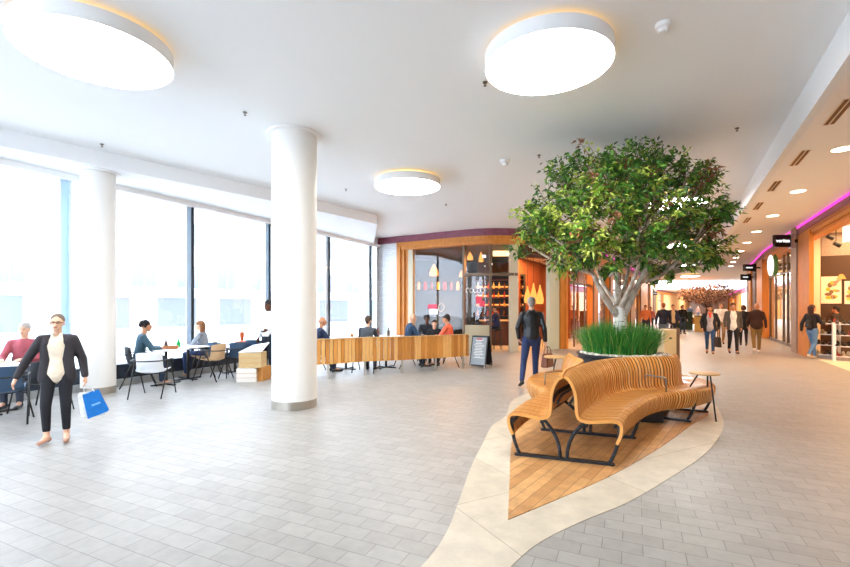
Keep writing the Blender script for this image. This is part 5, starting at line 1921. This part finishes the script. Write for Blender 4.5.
sitter(205, 10.5, (-7.5, 10.2), 1.66, 'woman with long brown hair and grey top seated by the window mullion', '#8b929c', '#2c3e66', '#8a5a34', chair=shell_n, clab='beige terrace chair under the long-haired woman', hairstyle='long', shoe='#b09078')
c_ = A(153, 8.1); chair_proto(shell_w, 'white shell terrace chair with black frame standing empty in front of the table', (c_.x, c_.y), facing((c_.x, c_.y), (T1.x + .3, T1.y)))
c_ = A(213, 9.9); chair_proto(shell_n, 'empty beige terrace chair right of the white tables, turned to the window', (c_.x, c_.y), radians(75))
# things on the tables
def bottle(p, z, col, lab, h=.22, r=.03, nm='bottle'):
    m = MB(); m.lathe([(r, z), (r, z + h * .55), (r * .4, z + h * .75), (r * .4, z + h)], (p[0], p[1], 0), 12)
    tag(m.build(nm, mat('bottle_glass', col, .25), smooth=True), lab, 'bottle')
bottle(A(178.5, 9.8), .73, '#1fa050', 'green bottle standing between the two white tables', .17, .045)
bottle(A(166, 9.3), .73, '#5a3a26', 'dark brown bottle on the nearer white table', .22, .035)
m = MB(); q = A(170.5, 9.35); m.box((q.x, q.y, .765), (.28, .16, .07), .3)
tag(m.build('bread_basket', mat('basket', '#a8683c', .7), bevel=.02), 'small brown basket on the nearer white table', 'basket')
# far left group by the window
T3 = V(-6.5, 6.75, 0)
table(T3, 'white cafe table cut off by the left picture edge', z=.73)
sitter(24, 7.5, (T3.x + .1, T3.y), 1.74, 'grey-haired person in a maroon jumper seated behind the walking woman', '#a8505a', '#39404e', '#b9b2aa', clab='navy terrace chair under the person in maroon', chair=shell_v, lean=-.02)
c_ = A(2, 6.2); chair_proto(shell_v, 'navy terrace chair at the left picture edge, back to the camera', (c_.x, c_.y), radians(40))
c_ = A(41, 6.9); chair_proto(shell_b, 'dark terrace chair half hidden behind the walking woman', (c_.x, c_.y), radians(70))
# rear group towards the thick column
T4 = A(235, 11.05); T5 = A(256, 11.9)
table(T4, 'far white cafe table in front of the window between the mullions', w_=.56)
table(T5, 'far white cafe table just left of the thick column', w_=.56)
for i, (px, Y, rz, lab) in enumerate(((220, 10.4, -20, 'far blue terrace chair at the left of the far white tables'), (240, 10.45, 20, 'far blue terrace chair with its back to the camera by the far tables'), (255, 11.2, 0, 'far blue terrace chair between the far tables and the crates'))):
    c_ = A(px, Y); chair_proto(shell_v, lab, (c_.x, c_.y), radians(rz))
q = T4 + Vector((.15, 0, 0)); 
m = MB(); q = A(242, 11.05); m.lathe([(.16, .97 - .24), (.16, .76), (.03, .79), (.05, .88), (.05, .98), (.001, 1.0)], (q.x, q.y, 0), 14)
tag(m.build('table_lantern', mat('orange_lantern', '#c8622c', .4), smooth=True), 'small orange lantern on the far white table', 'lantern')
# crates
c0 = A(255, 9.9)
def crate(c, z, sz, rz, colr, lab):
    r = root('cardboard_box', (c[0], c[1], z), rz, lab, 'box', 'stacked boxes')
    m = MB(); m.box((0, 0, sz[2] / 2), sz); m.build('body', colr, r, world=False, bevel=.006)
    for s in (.33, .66):
        m = MB(); m.box((0, 0, sz[2] * s), (sz[0] + .006, sz[1] + .006, .006)); m.build('seam', M['wood'], r, world=False)
crate(A(248.5, 9.75), 0, (.40, .42, .29), radians(8), mat('white_box', '#f2eee6', .6), 'white lower box on the floor, left of the tan one')
crate(A(261.5, 9.9), 0, (.26, .36, .30), radians(-10), mat('tan_box', '#d0924c', .6), 'tan wooden lower box beside the thick column')
crate(A(253, 9.8), .30, (.47, .42, .32), radians(4), M['crate'], 'beige box topmost on the stack by the thick column')
m = MB(); q = A(254, 9.8); m.add([(q.x - .26, q.y - .2, .625), (q.x + .24, q.y - .2, .64), (q.x + .26, q.y + .22, .80), (q.x - .1, q.y + .22, .74), (q.x - .26, q.y - .2, .635), (q.x + .24, q.y - .2, .655), (q.x + .26, q.y + .22, .815), (q.x - .1, q.y + .22, .755)], [(0, 3, 2, 1), (4, 5, 6, 7), (0, 1, 5, 4), (1, 2, 6, 5), (2, 3, 7, 6), (3, 0, 4, 7)])
tag(m.build('paper_stack', M['white']), 'sloping white paper stack lying on the topmost box', 'paper')
# person behind the thick column
P = stand_pose(); P['elbL'] = V(-.30, .05, 1.20); P['wriL'] = V(-.22, .25, 1.08); P['handL'] = V(-.2, .32, 1.05)
person(A(268.5, 10.5), radians(155), 1.76, P, 'standing person in white shirt and dark apron mostly hidden by the thick column', '#eef0f2', '#1d2432', '#1c1514', skin='dark', hairstyle='short', build_w=1.1)

# ------------------------------------------------------------ slatted wooden screen
SP = [A(296, 9.82), A(327.8, 10.03), A(364.7, 10.54), A(402, 10.84), A(435.7, 11.25), A(463, 11.67), A(469.6, 11.80)]
scr = root('terrace_screen', (SP[2].x, SP[2].y, 0), label='long curved screen of vertical honey-coloured wooden boards on steel posts', cat='screen')
pth = [(p.x, p.y) for p in catmull(SP, 14)]
m = MB(); random.seed(4)
Ltot = 0
pp = [Vector((p[0], p[1], 0)) for p in pth]
step_ = .085
acc = 0
dense = []
for a, b in zip(pp[:-1], pp[1:]):
    L = (b - a).length
    k = max(1, int(L / .01))
    for i in range(k):
        dense.append(a.lerp(b, i / k))
i = 0
last = dense[0]
for p in dense:
    if (p - last).length >= step_:
        d = (p - last).normalized()
        c = (p + last) / 2
        m.mi = random.randrange(4)
        m.box((c.x, c.y, .60), (step_ - .008, .022 + random.uniform(0, .006), .555), atan2(d.y, d.x))
        last = p
m.build('boards', [mat('screen_%d' % i, h, .5, var=.12, scale=6, stretch=(8, 8, .8)) for i, h in enumerate(('#d69448', '#c78438', '#e4ae66', '#b87630'))], scr)
m = MB(); m.strip(pth, .015, .05, .34, .37); m.strip(pth, .015, .05, .80, .83)
m.build('rail', M['dsteel'], scr)
m = MB(); m.strip(pth, -.03, .06, .878, .892); m.build('top_cap', M['woodp'], scr)
for p in SP[:6]:
    m = MB(); m.box((p.x, p.y + .03, .42), (.05, .05, .84)); m.build('post', M['steel'], scr)
# tables and people behind the screen
st = [(346, 11.6, 'white cafe table behind the left half of the screen'), (386, 11.9, 'white cafe table behind the middle of the screen'), (429.5, 12.35, 'white cafe table behind the right half of the screen, between four people')]
tb = []
for px, Y, lab in st:
    q = A(px, Y); tb.append(q); table(q, lab, w_=.7 if px < 400 else .6, z=.84 if px < 400 else .78)
q = A(318, 10.9)
sitter(317.5, 11.0, (-1.6, 11.6), 1.72, 'person in a navy jacket with grey hair seated just right of the thick column', '#1c2c4a', '#1c2436', '#a8643c', clab='dark terrace chair right of the thick column', seat=.50, hairstyle='bald', skin='tan')
sitter(366.5, 11.15, (-1.2, 12.6), 1.74, 'person with short dark hair in a grey jacket seated with back to the camera', '#4a5058', '#1a2233', '#4a3a2c', clab='dark terrace chair under the person in grey', seat=.50, hairstyle='short')
sitter(408, 12.0, (1.2, 12.6), 1.78, 'bald man in a navy jacket seated behind the screen', '#27405c', '#1a2233', '#d0a080', clab='dark terrace chair under the bald man', seat=.52, hairstyle='bald', jacket='#27405c', build_w=1.1)
sitter(427, 13.5, (.0, 12.0), 1.70, 'person with black curly hair seated behind the boy', '#20242c', '#1a2233', '#15110f', clab='dark terrace chair under the person with black curly hair', seat=.52, hairstyle='curly', skin='dark')
sitter(434.5, 12.98, (.1, 11.5), 1.56, 'boy with dark hair in a black top facing the camera over the screen', '#17171c', '#1a2233', '#2a1a12', clab='dark terrace chair under the boy', seat=.50, hairstyle='short', skin='light')
sitter(450.5, 12.25, (-.3, 12.6), 1.74, 'person in a bright orange shirt with short dark hair seated behind the screen', '#f0694a', '#2a2a33', '#2f2420', clab='dark terrace chair under the person in orange', seat=.52, hairstyle='short', skin='tan', build_w=1.05)
bottle(A(377.5, 11.8), .84, '#7a3a22', 'brown pepper mill on the table behind the screen', .21, .05)
bottle(A(388.5, 11.8), .84, '#5a4a2c', 'dark sauce bottle on the table behind the screen', .22, .035)
bottle(A(352, 11.55), .84, '#a8703c', 'short amber jar on the table behind the left half of the screen', .1, .045)
# seated man in the café
st_ = A(497.5, 16.9)
stool((st_.x, st_.y), 0, 'dark bar stool under the man in blue inside the cafe')
person(A(497.5, 16.9), radians(60), 1.74, sit_pose(.78, .05), 'man in a blue suit seated on a stool inside the cafe door', '#1d2c58', '#1a2238', '#3a2418', skin='tan', hairstyle='short', jacket='#1d2c58')
# A-board
ab = root('sandwich_board', (A(481, 11.9).x, 11.9, 0), radians(-32), 'black sandwich board menu with white lettering right next to the wooden screen', 'sign')
m = MB()
Rf = Matrix.Rotation(radians(-13), 3, 'X')
Rb = Matrix.Rotation(radians(13), 3, 'X')
def brd(R, y, m):
    m.box(Vector((0, y, .42)), (.50, .025, .80), R=R)
b1 = MB(); b1.box((0, -.13, .45), (.46, .022, .80), R=Rf); f_ = b1.build('front_board', M['black'], ab, world=False)
b1 = MB(); b1.box((0, .13, .45), (.46, .022, .80), R=Rb); b1.build('rear_board', M['black'], ab, world=False)
b1 = MB(); b1.box((0, -.143, .45), (.40, .006, .72), R=Rf); b1.build('menu_panel', mat('chalk_panel', '#8f979c', .3), ab, world=False)
b1 = MB(); random.seed(2)
for k in range(13):
    w_ = random.uniform(.14, .30)
    z = .28 + k * .04
    yo = -.148 - (.45 - z) * math.tan(radians(13))
    b1.box((random.uniform(-.02, .02), yo - .002, z), (w_, .003, .012), R=Rf)
b1.build('menu_lettering', M['white'], ab, world=False)
b1 = MB(); b1.box((0, -.148 + (.76 - .45) * math.tan(radians(13)) - .003, .76), (.16, .003, .03), R=Rf); b1.build('menu_heading', M['neon'] if False else mat('heading_red', '#c83a3a', .5), ab, world=False)
for s in (-1, 1):
    for y in (-1, 1):
        b1 = MB(); b1.cyl((s * .2, y * .235, 0), (s * .2, y * .205, .12), .014, n=6); b1.build('foot', M['steel'], ab, world=False)
